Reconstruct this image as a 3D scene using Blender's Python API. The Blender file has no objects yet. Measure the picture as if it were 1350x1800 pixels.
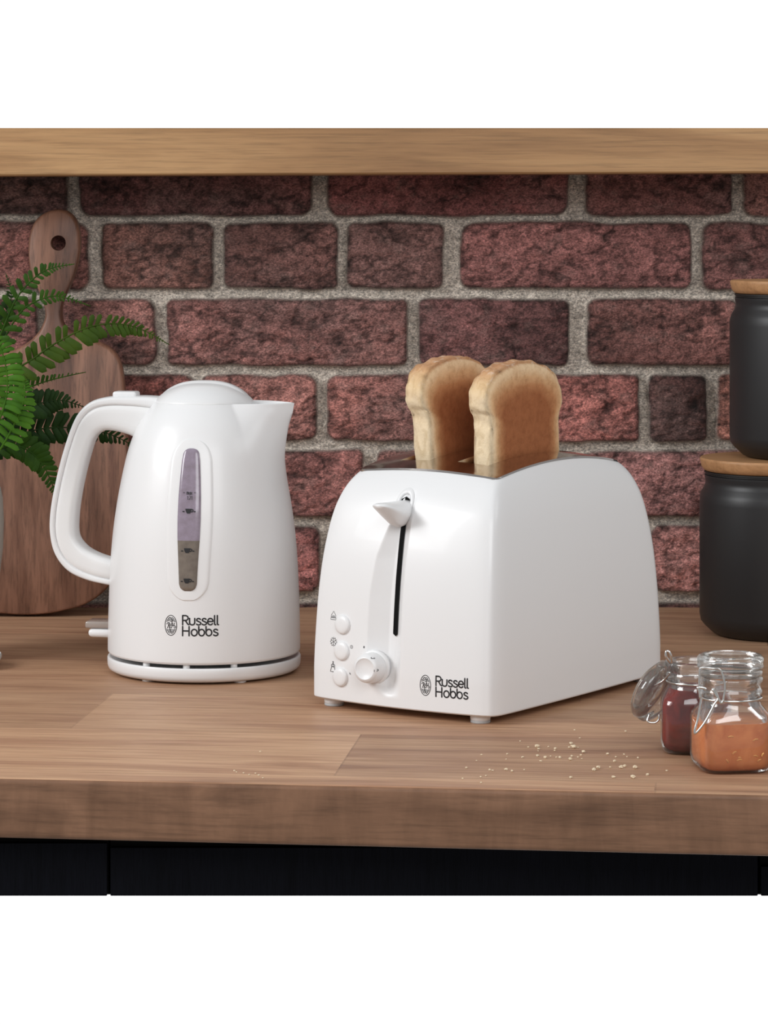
import bpy, bmesh, math, random
import numpy as np
from mathutils import Vector, Matrix
from mathutils.bvhtree import BVHTree

random.seed(7)
RNG = np.random.RandomState(11)
PI = math.pi
F = 5100.0            # focal length in pixels of the 1350x1800 frame
HX, HY = 675.0, 370.0 # principal point in that frame
T = 0.0935             # worktop height above the bottom of the drawer fronts
EYE = 0.405           # camera height above the worktop
scn = bpy.context.scene
COL = scn.collection

# ------------------------------------------------------------------ measuring helpers
def at(px, py, Y):
    return Vector(((px - HX) * Y / F, Y, T + EYE - (py - HY) * Y / F))

def on_top(px, py):
    Y = F * EYE / (py - HY)
    return Vector(((px - HX) * Y / F, Y, T))

# ------------------------------------------------------------------ materials
class NT:
    def __init__(s, name):
        s.m = bpy.data.materials.new(name); s.m.use_nodes = True
        s.t = s.m.node_tree; s.t.nodes.clear()
        s.out = s.t.nodes.new('ShaderNodeOutputMaterial')
    def n(s, typ, ins=None, **kw):
        nd = s.t.nodes.new(typ)
        for k, v in kw.items(): setattr(nd, k, v)
        for k, v in (ins or {}).items(): s.set(nd, k, v)
        return nd
    def set(s, nd, k, v):
        sock = nd.inputs[k]
        if isinstance(v, bpy.types.NodeSocket): s.t.links.new(v, sock)
        elif isinstance(v, bpy.types.Node): s.t.links.new(v.outputs[0], sock)
        else: sock.default_value = v
    def coord(s, scale=(1, 1, 1), rot=(0, 0, 0), loc=(0, 0, 0), out='Object'):
        tc = s.n('ShaderNodeTexCoord')
        return s.n('ShaderNodeMapping', {'Vector': tc.outputs[out], 'Scale': scale, 'Rotation': rot, 'Location': loc}).outputs[0]
    def noise(s, vec, scale, detail=4, rough=.55, dist=0.0):
        return s.n('ShaderNodeTexNoise', {'Vector': vec, 'Scale': scale, 'Detail': detail, 'Roughness': rough, 'Distortion': dist}).outputs[0]
    def ramp(s, fac, stops, interp='LINEAR'):
        r = s.n('ShaderNodeValToRGB', {'Fac': fac}); cr = r.color_ramp; cr.interpolation = interp
        while len(cr.elements) < len(stops): cr.elements.new(0.5)
        for e, (p, c) in zip(cr.elements, stops):
            e.position = p; e.color = c if len(c) == 4 else (*c, 1)
        return r.outputs[0]
    def mix(s, fac, a, b, mode='MIX'):
        m = s.n('ShaderNodeMix', data_type='RGBA', blend_type=mode)
        for k, v in ((0, fac), (6, a), (7, b)):
            if isinstance(v, tuple) and len(v) == 3: v = (*v, 1)
            s.set(m, k, v)
        return m.outputs[2]
    def math(s, op, a, b=0.0, c=0.0):
        m = s.n('ShaderNodeMath', operation=op)
        for i, v in enumerate((a, b, c)): s.set(m, i, v)
        return m.outputs[0]
    def bump(s, h, strength=.3, dist=.001, normal=None):
        b = s.n('ShaderNodeBump', {'Height': h, 'Strength': strength, 'Distance': dist})
        if normal is not None: s.set(b, 'Normal', normal)
        return b.outputs[0]
    def bsdf(s, **kw):
        b = s.n('ShaderNodeBsdfPrincipled')
        for k, v in kw.items():
            k = k.replace('_', ' ')
            if isinstance(v, tuple) and len(v) == 3: v = (*v, 1)
            s.set(b, k, v)
        s.t.links.new(b.outputs[0], s.out.inputs[0])
        return s.m

def srgb(r, g, b):
    f = lambda c: (c / 255 / 12.92) if c / 255 <= .04045 else ((c / 255 + .055) / 1.055) ** 2.4
    return (f(r), f(g), f(b))

def plain(name, col, rough=.5, metal=0.0, coat=0.0, spec=.5, bump=0.0, bscale=400):
    n = NT(name)
    v = n.coord()
    nz = n.noise(v, bscale, 3)
    tint = n.mix(n.math('MULTIPLY', nz, .06), col, tuple(c * .8 for c in col))
    kw = dict(Base_Color=tint, Roughness=rough, Metallic=metal, Coat_Weight=coat, Specular_IOR_Level=spec)
    if bump: kw['Normal'] = n.bump(nz, bump, .0005)
    return n.bsdf(**kw)

def wood(name, stops, stretch, scale=6.0, rot=(0, 0, 0), rough=.45, fine=.35, bump=.15, dist=1.2, knots=None, spec=.4):
    """Long grain along the axis with the small stretch value."""
    n = NT(name)
    v = n.coord(scale=stretch, rot=rot)
    big = n.noise(v, scale, 5, .6, dist)
    v2 = n.coord(scale=tuple(s * 3 if s >= 1 else s * 1.4 for s in stretch), rot=rot)
    fin = n.noise(v2, scale * 7, 4, .7, .3)
    col = n.ramp(big, stops)
    fr = n.ramp(fin, [(.3, (1 - fine,) * 3), (.52, (1, 1, 1)), (.75, (1 + fine * .25,) * 3)])
    col = n.mix(1.0, col, fr, 'MULTIPLY')
    return n.bsdf(Base_Color=col, Roughness=rough, Specular_IOR_Level=spec, Normal=n.bump(fin, bump, .0006))

def glass(name, tint=(1, 1, 1), edge=.5, gloss=.03, haze=.03):
    """Clear thin-walled glass: sees through, reflects at grazing angles."""
    n = NT(name)
    lw = n.n('ShaderNodeLayerWeight', {'Blend': .35})
    fr = n.math('POWER', lw.outputs['Facing'], 2.2)
    col = n.mix(fr, (1, 1, 1), tuple(t * (1 - edge) for t in tint))
    tr = n.n('ShaderNodeBsdfTransparent', {'Color': col})
    gl = n.n('ShaderNodeBsdfGlossy', {'Color': (1, 1, 1, 1), 'Roughness': gloss})
    fac = n.math('MULTIPLY_ADD', lw.outputs['Fresnel'], .8, .03)
    df = n.n('ShaderNodeBsdfDiffuse', {'Color': (*tint, 1)})
    md = n.n('ShaderNodeMixShader', {0: haze, 1: tr.outputs[0], 2: df.outputs[0]})
    ms = n.n('ShaderNodeMixShader', {0: fac, 1: md.outputs[0], 2: gl.outputs[0]})
    n.t.links.new(ms.outputs[0], n.out.inputs[0])
    return n.m

M = {}
M['white'] = plain('white_gloss_plastic', (.80, .80, .805), .30, coat=.08, spec=.4)
M['white_soft'] = plain('white_satin_plastic', (.80, .80, .80), .38, spec=.4)
M['chrome'] = plain('polished_chrome', (.56, .52, .50), .10, metal=1.0)
M['steel'] = plain('steel_wire', (.75, .74, .72), .18, metal=1.0)
M['black'] = plain('black_print', (.012, .012, .014), .5)
M['dark'] = plain('dark_gap', (.006, .006, .006), .8, spec=.08)
M['greyink'] = plain('grey_print', (.07, .07, .075), .5)
M['foot'] = plain('grey_rubber', (.42, .42, .42), .6)
M['canister'] = plain('matte_black_coating', (.018, .018, .019), .42, spec=.45, bump=.05, bscale=900)
M['seal'] = plain('black_seal', (.01, .01, .01), .5)
M['dish'] = plain('glazed_ceramic', (.55, .56, .55), .3)
M['pot'] = plain('pale_stoneware', (.42, .40, .36), .7, bump=.4, bscale=250)
M['soil'] = plain('potting_soil', (.03, .02, .015), .9, bump=.6)
M['glass'] = glass('clear_glass', (.97, .985, .96), .06, haze=.022)
M['glass_lid'] = glass('thick_green_glass', (.96, .985, .94), .03, haze=.045)
M['switch_clear'] = plain('smoky_clear_plastic', (.34, .29, .26), .12, coat=.6)
M['rubber'] = plain('rubber_gasket', (.62, .58, .46), .5)

# ------------------------------------------------------------------ object helpers
LOCAL = {}
def put(o, label=None, cat=None, group=None, kind=None):
    if label: o['label'] = label
    if cat: o['category'] = cat
    if group: o['group'] = group
    if kind: o['kind'] = kind
    return o

def thing(name, loc, rz=0.0, label=None, cat=None, group=None):
    o = bpy.data.objects.new(name, None); COL.objects.link(o)
    o.empty_display_size = .03
    o.location = loc; o.rotation_euler = (0, 0, rz)
    LOCAL[o.name] = Matrix.Translation(Vector(loc)) @ Matrix.Rotation(rz, 4, 'Z')
    return put(o, label, cat, group)

def mk(name, verts, faces, mat, parent=None, world=False, smooth=True, sharp=None, fmat=None, root=None):
    """Link one mesh object. world=True: verts are world positions, moved into the parent's space."""
    me = bpy.data.meshes.new(name)
    if world and (root or parent) is not None:
        inv = LOCAL[(root or parent).name].inverted()
        verts = [inv @ Vector(v) for v in verts]
    me.from_pydata([tuple(v) for v in verts], [], [tuple(f) for f in faces])
    mats = mat if isinstance(mat, (list, tuple)) else [mat]
    for m in mats: me.materials.append(m)
    if fmat is not None: me.polygons.foreach_set('material_index', fmat)
    bm = bmesh.new(); bm.from_mesh(me)
    bmesh.ops.recalc_face_normals(bm, faces=bm.faces); bm.to_mesh(me); bm.free()
    me.polygons.foreach_set('use_smooth', [smooth] * len(me.polygons))
    if smooth and sharp: me.set_sharp_from_angle(angle=math.radians(sharp))
    me.update()
    o = bpy.data.objects.new(name, me); COL.objects.link(o)
    if parent is not None: o.parent = parent
    if name not in LOCAL: LOCAL[o.name] = LOCAL[(root or parent).name] if parent is not None else Matrix.Identity(4)
    return o

def world_bvh(o, root):
    Mx = LOCAL[root.name]
    return BVHTree.FromPolygons([Mx @ v.co for v in o.data.vertices], [tuple(p.vertices) for p in o.data.polygons])

def grid_faces(nu, nv, close_u=False, off=0):
    f = []
    for j in range(nv - 1):
        for i in range(nu if close_u else nu - 1):
            a = off + j * nu + i; b = off + j * nu + (i + 1) % nu
            f.append((a, b, b + nu, a + nu))
    return f

def lathe(profile, seg=64, center=(0, 0, 0), axis=None, caps=True, sq=None):
    """Revolve (r, z) pairs. sq(i) -> superellipse exponent (2 = circle)."""
    vs = []
    for k, (r, z) in enumerate(profile):
        e = sq(k) if sq else 2
        for i in range(seg):
            a = 2 * PI * i / seg; c, s = math.cos(a), math.sin(a)
            q = r / ((abs(c) ** e + abs(s) ** e) ** (1 / e)) if e != 2 else r
            vs.append(Vector((q * c, q * s, z)))
    fs = grid_faces(seg, len(profile), True)
    if caps:
        fs.append(tuple(range(seg - 1, -1, -1)))
        b = (len(profile) - 1) * seg
        fs.append(tuple(range(b, b + seg)))
    if axis is not None:
        R = Vector(axis).normalized().to_track_quat('Z', 'Y').to_matrix()
        vs = [R @ v for v in vs]
    c = Vector(center)
    return [v + c for v in vs], fs

def smooth_path(pts, n):
    """Catmull-Rom through pts, n samples."""
    P = [Vector(p) for p in pts]
    P = [P[0] * 2 - P[1]] + P + [P[-1] * 2 - P[-2]]
    m = len(P) - 3; out = []
    for k in range(n):
        t = k / (n - 1) * m; i = min(int(t), m - 1); t -= i
        a, b, c, d = P[i:i + 4]
        out.append(.5 * ((2 * b) + (c - a) * t + (2 * a - 5 * b + 4 * c - d) * t * t + (3 * b - a - 3 * c + d) * t ** 3))
    return out

def tube(pts, r, seg=8, closed=False):
    P = [Vector(p) for p in pts]; n = len(P); vs = []; prev = None
    for i in range(n):
        t = (P[(i + 1) % n] - P[i - 1]) if closed else (P[min(i + 1, n - 1)] - P[max(i - 1, 0)])
        t.normalize()
        if prev is None:
            prev = t.orthogonal().normalized()
        prev = (prev - t * prev.dot(t)).normalized()
        b = t.cross(prev)
        rr = r(i / (n - 1)) if callable(r) else r
        for k in range(seg):
            a = 2 * PI * k / seg
            vs.append(P[i] + (prev * math.cos(a) + b * math.sin(a)) * rr)
    fs = grid_faces(seg, n, True)
    if closed:
        o = (n - 1) * seg
        fs += [(o + k, o + (k + 1) % seg, (k + 1) % seg, k) for k in range(seg)]
    else:
        fs += [tuple(range(seg - 1, -1, -1)), tuple(range((n - 1) * seg, n * seg))]
    return vs, fs

def join(*parts):
    V, Fc = [], []
    for v, f in parts:
        o = len(V); V += list(v); Fc += [tuple(i + o for i in q) for q in f]
    return V, Fc

def rbox(x0, x1, y0, y1, z0, z1, r=.002, seg=3):
    bm = bmesh.new()
    bmesh.ops.create_cube(bm, size=1)
    for v in bm.verts:
        v.co = Vector(((x0 + x1) / 2 + v.co.x * (x1 - x0), (y0 + y1) / 2 + v.co.y * (y1 - y0), (z0 + z1) / 2 + v.co.z * (z1 - z0)))
    bmesh.ops.bevel(bm, geom=bm.edges[:], offset=r, segments=seg, profile=.5, affect='EDGES')
    bm.verts.index_update()
    out = [v.co.copy() for v in bm.verts], [tuple(v.index for v in f.verts) for f in bm.faces]
    bm.free(); return out

# ------------------------------------------------------------------ printing on surfaces
def strokes(lines, w, cap=6):
    """Polylines (2D) -> flat ribbon mesh with round ends; returns pts2d, faces."""
    V, Fc = [], []
    for ln in lines:
        P = [Vector(p) for p in ln]; n = len(P); o = len(V)
        closed = (P[0] - P[-1]).length < 1e-6
        for i in range(n):
            if closed: t = P[(i + 1) % n if i < n - 1 else 1] - P[i - 1 if i > 0 else n - 2]
            else: t = P[min(i + 1, n - 1)] - P[max(i - 1, 0)]
            t.normalize(); nn = Vector((-t.y, t.x))
            V += [P[i] + nn * w / 2, P[i] - nn * w / 2]
        for i in range(n - 1): Fc.append((o + 2 * i, o + 2 * i + 1, o + 2 * i + 3, o + 2 * i + 2))
        if not closed:
            for c in (P[0], P[-1]):
                q = len(V)
                V += [c + Vector((math.cos(a), math.sin(a))) * w / 2 for a in [2 * PI * k / (cap * 2) for k in range(cap * 2)]]
                Fc.append(tuple(range(q, q + cap * 2)))
    return V, Fc

def arc(cx, cy, rx, ry, a0, a1, n=10):
    return [(cx + rx * math.cos(math.radians(a0 + (a1 - a0) * k / n)), cy + ry * math.sin(math.radians(a0 + (a1 - a0) * k / n))) for k in range(n + 1)]

GLY = {  # rounded geometric letters, cap height 1
 'R': (.62, [[(0, 0), (0, 1)], [(0, 1), (.22, 1)] + arc(.25, .74, .24, .26, 80, -90) + [(0, .48)], [(.24, .48), (.34, .3), (.44, .1), (.56, .02)]]),
 'u': (.60, [[(0, .70), (0, .27)] + arc(.23, .25, .23, .25, 180, 360) + [(.46, .70)]]),
 's': (.50, [arc(.2, .53, .17, .17, 25, 200, 8) + arc(.2, .17, .2, .17, 80, -150, 10)]),
 'e': (.60, [[(.01, .36), (.46, .36)] + arc(.235, .35, .235, .35, 5, 320, 18)]),
 'l': (.24, [[(0, 1), (0, .12)] + arc(.1, .11, .1, .11, 180, 270, 4)]),
 'H': (.78, [[(0, 0), (0, 1)], [(.58, 0), (.58, 1)], [(0, .52), (.58, .52)]]),
 'o': (.66, [arc(.26, .35, .26, .35, 0, 360, 24)]),
 'b': (.64, [[(0, 1), (0, .35)], arc(.25, .35, .25, .35, 0, 360, 24)]),
 'm': (.62, [[(0, 0), (0, .7)], [(0, .5)] + arc(.12, .55, .12, .15, 180, 0, 6) + [(.24, 0)], [(.24, .5)] + arc(.36, .55, .12, .15, 180, 0, 6) + [(.48, 0)]]),
 'a': (.50, [arc(.18, .3, .18, .28, 0, 360, 14), [(.36, .65), (.36, 0)]]),
 'x': (.46, [[(0, 0), (.34, .65)], [(0, .65), (.34, 0)]]),
 '1': (.36, [[(0, .8), (.16, 1), (.16, 0)]]), '.': (.2, [[(.05, .0), (.06, .02)]]),
 '7': (.5, [[(0, 1), (.4, 1), (.14, 0)]]),
 '2': (.5, [arc(.2, .75, .2, .25, 170, -30, 8) + [(0, 0), (.42, 0)]]),
 '3': (.5, [arc(.18, .76, .2, .24, 150, -90, 8) + arc(.18, .26, .22, .26, 90, -150, 8)]),
 '4': (.5, [[(.3, 0), (.3, 1), (0, .3), (.42, .3)]]),
 '6': (.5, [arc(.2, .26, .2, .26, 0, 360, 14), [(.3, 1), (.04, .45)]]),
 '8': (.5, [arc(.2, .25, .2, .25, 0, 360, 14), arc(.2, .74, .16, .22, 0, 360, 14)]),
}
def text_lines(s, size, x=0, y=0, anchor='l'):
    w = sum(GLY[c][0] for c in s) - .1
    x0 = x - (w * size / 2 if anchor == 'c' else 0); out = []
    for c in s:
        adv, ls = GLY[c]
        out += [[(x0 + px * size, y + py * size) for px, py in l] for l in ls]
        x0 += adv * size
    return out

class Surf:
    """A place on a thing's surface found from a pixel: origin, normal, right and up."""
    def __init__(s, px, py, bvh, flat_up=True):
        o = Vector((0, 0, T + EYE)); d = (at(px, py, 1.0) - o).normalized()
        s.p, s.n, _, _ = bvh.ray_cast(o, d)
        s.bvh = bvh
        if s.n.dot(d) > 0: s.n = -s.n
        s.up = (Vector((0, 0, 1)) - s.n * s.n.z).normalized()
        s.right = s.up.cross(s.n).normalized()
    def flat(s, u, v, h=0): return s.p + s.right * u + s.up * v + s.n * h
    def drape(s, u, v, h):
        q = s.flat(u, v, .03)
        l, n, _, _ = s.bvh.ray_cast(q, -s.n, .08)
        if l is None: return s.flat(u, v, h)
        if n.dot(s.n) < 0: n = -n
        return l + n * h

def printed(name, sf, lines, w, mat, parent, h=.00018, root=None):
    # subdivide long straight strokes so they follow the surface
    out = []
    for ln in lines:
        q = [ln[0]]
        for a, b in zip(ln, ln[1:]):
            k = max(1, int(math.dist(a, b) / .0025))
            q += [(a[0] + (b[0] - a[0]) * j / k, a[1] + (b[1] - a[1]) * j / k) for j in range(1, k + 1)]
        out.append(q)
    P, Fc = strokes(out, w)
    return mk(name, [sf.drape(p.x, p.y, h) for p in P], Fc, mat, parent, world=True, smooth=False, root=root)

def pill(sf, half_w, v0, v1, hfun, rows=48, cols=17, foot=True):
    """Patch on the surface, half width half_w(v), height hfun(e) with e 0 at centre, 1 at rim."""
    V = []
    for j in range(rows):
        s = j / (rows - 1); v = v0 + (v1 - v0) * (.5 - .5 * math.cos(PI * s)); w = half_w(v)
        ev = abs(2 * (v - v0) / (v1 - v0) - 1)
        for i in range(cols):
            q = -1 + 2 * i / (cols - 1); q = math.copysign(abs(q) ** .7, q)
            e = max(abs(q), ev ** 8)
            V.append(sf.drape(q * w, v, hfun(e)))
    return V, grid_faces(cols, rows)

# ------------------------------------------------------------------ setting: brick wall
YW = 2.97
def vnoise(shape, cells, seed):
    r = np.random.RandomState(seed)
    gy, gx = cells
    g = r.rand(gy + 2, gx + 2)
    ys = np.linspace(0, gy, shape[0], endpoint=False); xs = np.linspace(0, gx, shape[1], endpoint=False)
    yi = ys.astype(int); xi = xs.astype(int); fy = (ys - yi)[:, None]; fx = (xs - xi)[None, :]
    fy = fy * fy * (3 - 2 * fy); fx = fx * fx * (3 - 2 * fx)
    a = g[yi][:, xi]; b = g[yi][:, xi + 1]; c = g[yi + 1][:, xi]; d = g[yi + 1][:, xi + 1]
    return (a * (1 - fx) + b * fx) * (1 - fy) + (c * (1 - fx) + d * fx) * fy
def fbm(shape, cells, seed, octs=4, gain=.55):
    out = 0; amp = 1; tot = 0
    for o in range(octs):
        out = out + amp * vnoise(shape, (cells[0] * 2 ** o, cells[1] * 2 ** o), seed + o * 13); tot += amp; amp *= gain
    return out / tot

def build_wall():
    X0, X1, Z0, Z1 = -.66, .66, T - .02, T + EYE + .084
    step = .0016
    nx = int((X1 - X0) / step); nz = int((Z1 - Z0) / step)
    xs = np.linspace(X0, X1, nx); zs = np.linspace(Z0, Z1, nz)
    GX, GZ = np.meshgrid(xs, zs)
    px = HX + GX * F / YW; py = HY - (GZ - T - EYE) * F / YW
    px = px + (fbm(px.shape, (14, 30), 5, 3) - .5) * 10; py = py + (fbm(px.shape, (16, 34), 9, 3) - .5) * 8
    rows = [
     (160, 247, [(-300, 60), (80, 330), (350, 760), (778, 1010), (1028, 1440)]),
     (262, 380, [(-480, -160), (-140, 122), (140, 550), (574, 1000), (1028, 1285), (1303, 1560), (1580, 1900)]),
     (390, 508, [(-330, -60), (-40, 160), (180, 378), (393, 596), (610, 779), (806, 1217), (1233, 1460), (1480, 1800)]),
     (524, 643, [(-460, -190), (-170, 71), (100, 277), (293, 718), (735, 1000), (1030, 1300), (1318, 1700)]),
     (657, 775, [(-500, -90), (-70, 130), (150, 345), (353, 559), (574, 850), (866, 1123), (1138, 1241), (1257, 1480), (1500, 1800)]),
     (790, 907, [(-300, 20), (40, 240), (256, 640), (662, 1002), (1020, 1420), (1440, 1750)]),
     (922, 1040, [(-420, -60), (-40, 180), (200, 563), (580, 830), (850, 1120), (1144, 1330), (1350, 1700)]),
     (1057, 1180, [(-320, 80), (100, 420), (440, 850), (870, 1090), (1110, 1500), (1520, 1900)]),
    ]
    tones = [(112, 62, 56), (98, 56, 52), (122, 70, 62), (88, 52, 48), (134, 78, 68), (106, 58, 55), (118, 72, 66), (94, 60, 55)]
    H = np.zeros_like(px); C = np.zeros(px.shape + (3,)); mask = np.zeros_like(px)
    rr = random.Random(3)
    fixed = {(1, 180): (108, 66, 56), (1, 393): (96, 58, 52), (1, 806): (116, 66, 62), (2, 293): (112, 66, 60), (2, 735): (92, 52, 50),
             (2, 1030): (104, 60, 54), (3, 1138): (78, 46, 42), (3, 150): (128, 66, 58), (3, 353): (128, 76, 68), (3, 574): (124, 70, 62),
             (3, 866): (138, 74, 66), (3, 1257): (150, 88, 72), (4, 256): (132, 76, 70), (4, 1020): (146, 90, 86), (5, 1144): (150, 92, 86),
             (0, 140): (92, 52, 50), (0, 574): (104, 52, 50), (0, 1028): (104, 58, 54), (5, 200): (132, 72, 68), (2, 100): (120, 72, 64)}
    for ri, (ya, yb, bricks) in enumerate(rows):
        for (xa, xb) in bricks:
            cx, cy = (xa + xb) / 2, (ya + yb) / 2; hw, hh = (xb - xa) / 2, (yb - ya) / 2
            sk = rr.uniform(-.03, .03); r = rr.uniform(12, 24)
            dx = np.abs(px - cx - (py - cy) * sk) - (hw - r); dy = np.abs(py - cy - (px - cx) * rr.uniform(-.006, .006)) - (hh - r)
            sd = np.minimum(np.maximum(dx, dy), 0) + np.hypot(np.maximum(dx, 0), np.maximum(dy, 0)) - r
            m = np.clip((-sd + 1.0) / 4.2, 0, 1); m = m * m * (3 - 2 * m)
            dome = np.clip(-sd / 22, 0, 1) ** .5
            H = np.maximum(H, m * (.0090 + .0035 * dome))
            base = np.array(fixed.get((ri - 1, xa), tones[rr.randrange(len(tones))]), float)
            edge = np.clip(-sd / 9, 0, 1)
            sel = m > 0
            C[sel] = base * (.62 + .38 * edge[sel][:, None])  # darker brick edges: grime plus shade painted into the colour
            mask = np.maximum(mask, m)
    rough = fbm(px.shape, (36, 70), 21, 5, .62)
    crag = np.abs(fbm(px.shape, (18, 26), 44, 4, .6) - .5) * 2
    streak = fbm(px.shape, (60, 40), 77, 4, .6)
    H = H + mask * ((rough - .5) * .0085 - np.clip(.12 - crag, 0, 1) * .012 + (streak - .5) * .0016) + (1 - mask) * (fbm(px.shape, (150, 300), 31, 3) - .5) * .0035
    blot = fbm(px.shape, (9, 16), 61, 5, .6)[..., None]; spk = fbm(px.shape, (110, 220), 66, 3, .7)[..., None]
    Cl = ((C / 255 + .055) / 1.055) ** 2.4
    Cl = Cl * (.62 + .76 * np.clip((blot - .25) * 1.9, 0, 1)) * (.55 + .9 * spk)
    Cl = Cl * 2.45
    pink = np.clip((fbm(px.shape, (7, 14), 141, 4, .6) - .52) * 5, 0, 1)[..., None]; Cl = Cl * (1 - .4 * pink) + .4 * pink * np.array([.26, .145, .13])
    fleck = np.clip((fbm(px.shape, (120, 200), 151, 4, .75) - .54) * 8, 0, 1)[..., None]; Cl = Cl * (1 - .5 * fleck)
    lightb = np.clip((fbm(px.shape, (50, 90), 91, 4, .65) - .56) * 5, 0, 1)[..., None]
    Cl = Cl * (1 - .35 * lightb) + lightb * .35 * np.array([.30, .17, .145])
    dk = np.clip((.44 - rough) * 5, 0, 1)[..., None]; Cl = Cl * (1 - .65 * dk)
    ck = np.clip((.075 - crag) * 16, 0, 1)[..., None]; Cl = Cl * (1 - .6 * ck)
    g_ = Cl.mean(-1, keepdims=True); Cl = Cl * .72 + g_ * .28 * np.array([1.04, 1.0, .93])
    mort = np.array([.66, .58, .50]) * (.62 + .75 * fbm(px.shape, (120, 260), 71, 3, .7))[..., None]
    mk3 = mask[..., None]
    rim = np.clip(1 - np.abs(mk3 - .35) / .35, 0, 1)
    Cl = (Cl * mk3 + mort * (1 - mk3)) * (1 - .30 * rim)  # rim where brick meets mortar darkened: grime and painted shade
    verts = np.stack([GX, YW - H, GZ], -1).reshape(-1, 3)
    idx = np.arange(nx * nz).reshape(nz, nx)
    q = np.stack([idx[:-1, :-1], idx[:-1, 1:], idx[1:, 1:], idx[1:, :-1]], -1).reshape(-1, 4)
    # closed slab behind the face so that the wall is solid
    b0 = len(verts)
    back = np.array([(X0, YW + .1, Z0), (X1, YW + .1, Z0), (X1, YW + .1, Z1), (X0, YW + .1, Z1)])
    verts = np.vstack([verts, back])
    me = bpy.data.meshes.new('wall_back')
    nv, nf = len(verts), len(q)
    extra = [list(idx[0, :]) + [b0 + 1, b0], list(idx[-1, ::-1]) + [b0 + 3, b0 + 2], list(idx[::-1, 0]) + [b0, b0 + 3], list(idx[:, -1]) + [b0 + 2, b0 + 1], [b0, b0 + 1, b0 + 2, b0 + 3]]
    me.vertices.add(nv); me.vertices.foreach_set('co', verts.astype(np.float32).ravel())
    loops = np.concatenate([q.ravel()] + [np.array(e) for e in extra]).astype(np.int32)
    tot = np.array([4] * nf + [len(e) for e in extra], np.int32); st = np.concatenate([[0], np.cumsum(tot)[:-1]]).astype(np.int32)
    me.loops.add(len(loops)); me.loops.foreach_set('vertex_index', loops)
    me.polygons.add(len(tot)); me.polygons.foreach_set('loop_start', st); me.polygons.foreach_set('loop_total', tot)
    me.update(calc_edges=True); me.validate()
    me.polygons.foreach_set('use_smooth', [True] * nf + [False] * len(extra))
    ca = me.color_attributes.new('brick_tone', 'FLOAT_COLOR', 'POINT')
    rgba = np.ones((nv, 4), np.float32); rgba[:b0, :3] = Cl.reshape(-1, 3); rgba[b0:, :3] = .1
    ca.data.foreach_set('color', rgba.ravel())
    n = NT('old_brick')
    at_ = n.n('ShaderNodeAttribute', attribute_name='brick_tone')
    v = n.coord(scale=(1, 1, 1.5))
    fn = n.noise(v, 420, 5, .7); md = n.noise(v, 120, 5, .65, .8)
    var = n.ramp(fn, [(.32, (.30,) * 3), (.5, (1, 1, 1)), (.68, (1.9,) * 3)])
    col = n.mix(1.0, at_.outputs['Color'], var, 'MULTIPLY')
    nb = n.bump(md, .9, .0045); nb = n.bump(fn, .8, .0022, nb)
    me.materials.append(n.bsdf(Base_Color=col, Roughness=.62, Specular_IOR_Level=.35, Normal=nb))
    o = bpy.data.objects.new('wall_back', me); COL.objects.link(o)
    put(o, 'old red brick wall with pale sandy mortar behind the worktop', 'wall', kind='structure')
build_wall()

# ------------------------------------------------------------------ shelf overhead
M['shelf'] = wood('oak_shelf', [(.28, srgb(134, 97, 63)), (.45, srgb(166, 126, 85)), (.6, srgb(184, 144, 100)), (.78, srgb(152, 111, 72))], (.10, 1, 1.6), 11, rough=.5, fine=.30, bump=.2, dist=1.6)
def shelf():
    Y0 = 2.84; zt = T + EYE + (370 - 225) * Y0 / F
    zl = T + EYE + (370 - 308.5) * Y0 / F; zr = T + EYE + (370 - 303.5) * Y0 / F
    sl = (zr - zl) / (1350 * Y0 / F); zm = (zl + zr) / 2; L = .66; r = .0015
    V = []
    for x in (-L, L):
        zb = zm + sl * x
        sec = [(Y0, zb + r), (Y0 + r, zb), (YW - .008, zb), (YW - .008, zt), (Y0 + r, zt), (Y0, zt - r)]
        V += [(x, y, z) for y, z in sec]
    n = 6
    Fc = [(i, (i + 1) % n, n + (i + 1) % n, n + i) for i in range(n)] + [tuple(range(n)), tuple(range(n, 2 * n))]
    o = mk('wooden_shelf', V, Fc, M['shelf'], smooth=False)
    put(o, 'thick oak shelf board running along the top of the brick wall', 'shelf')
shelf()

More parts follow.
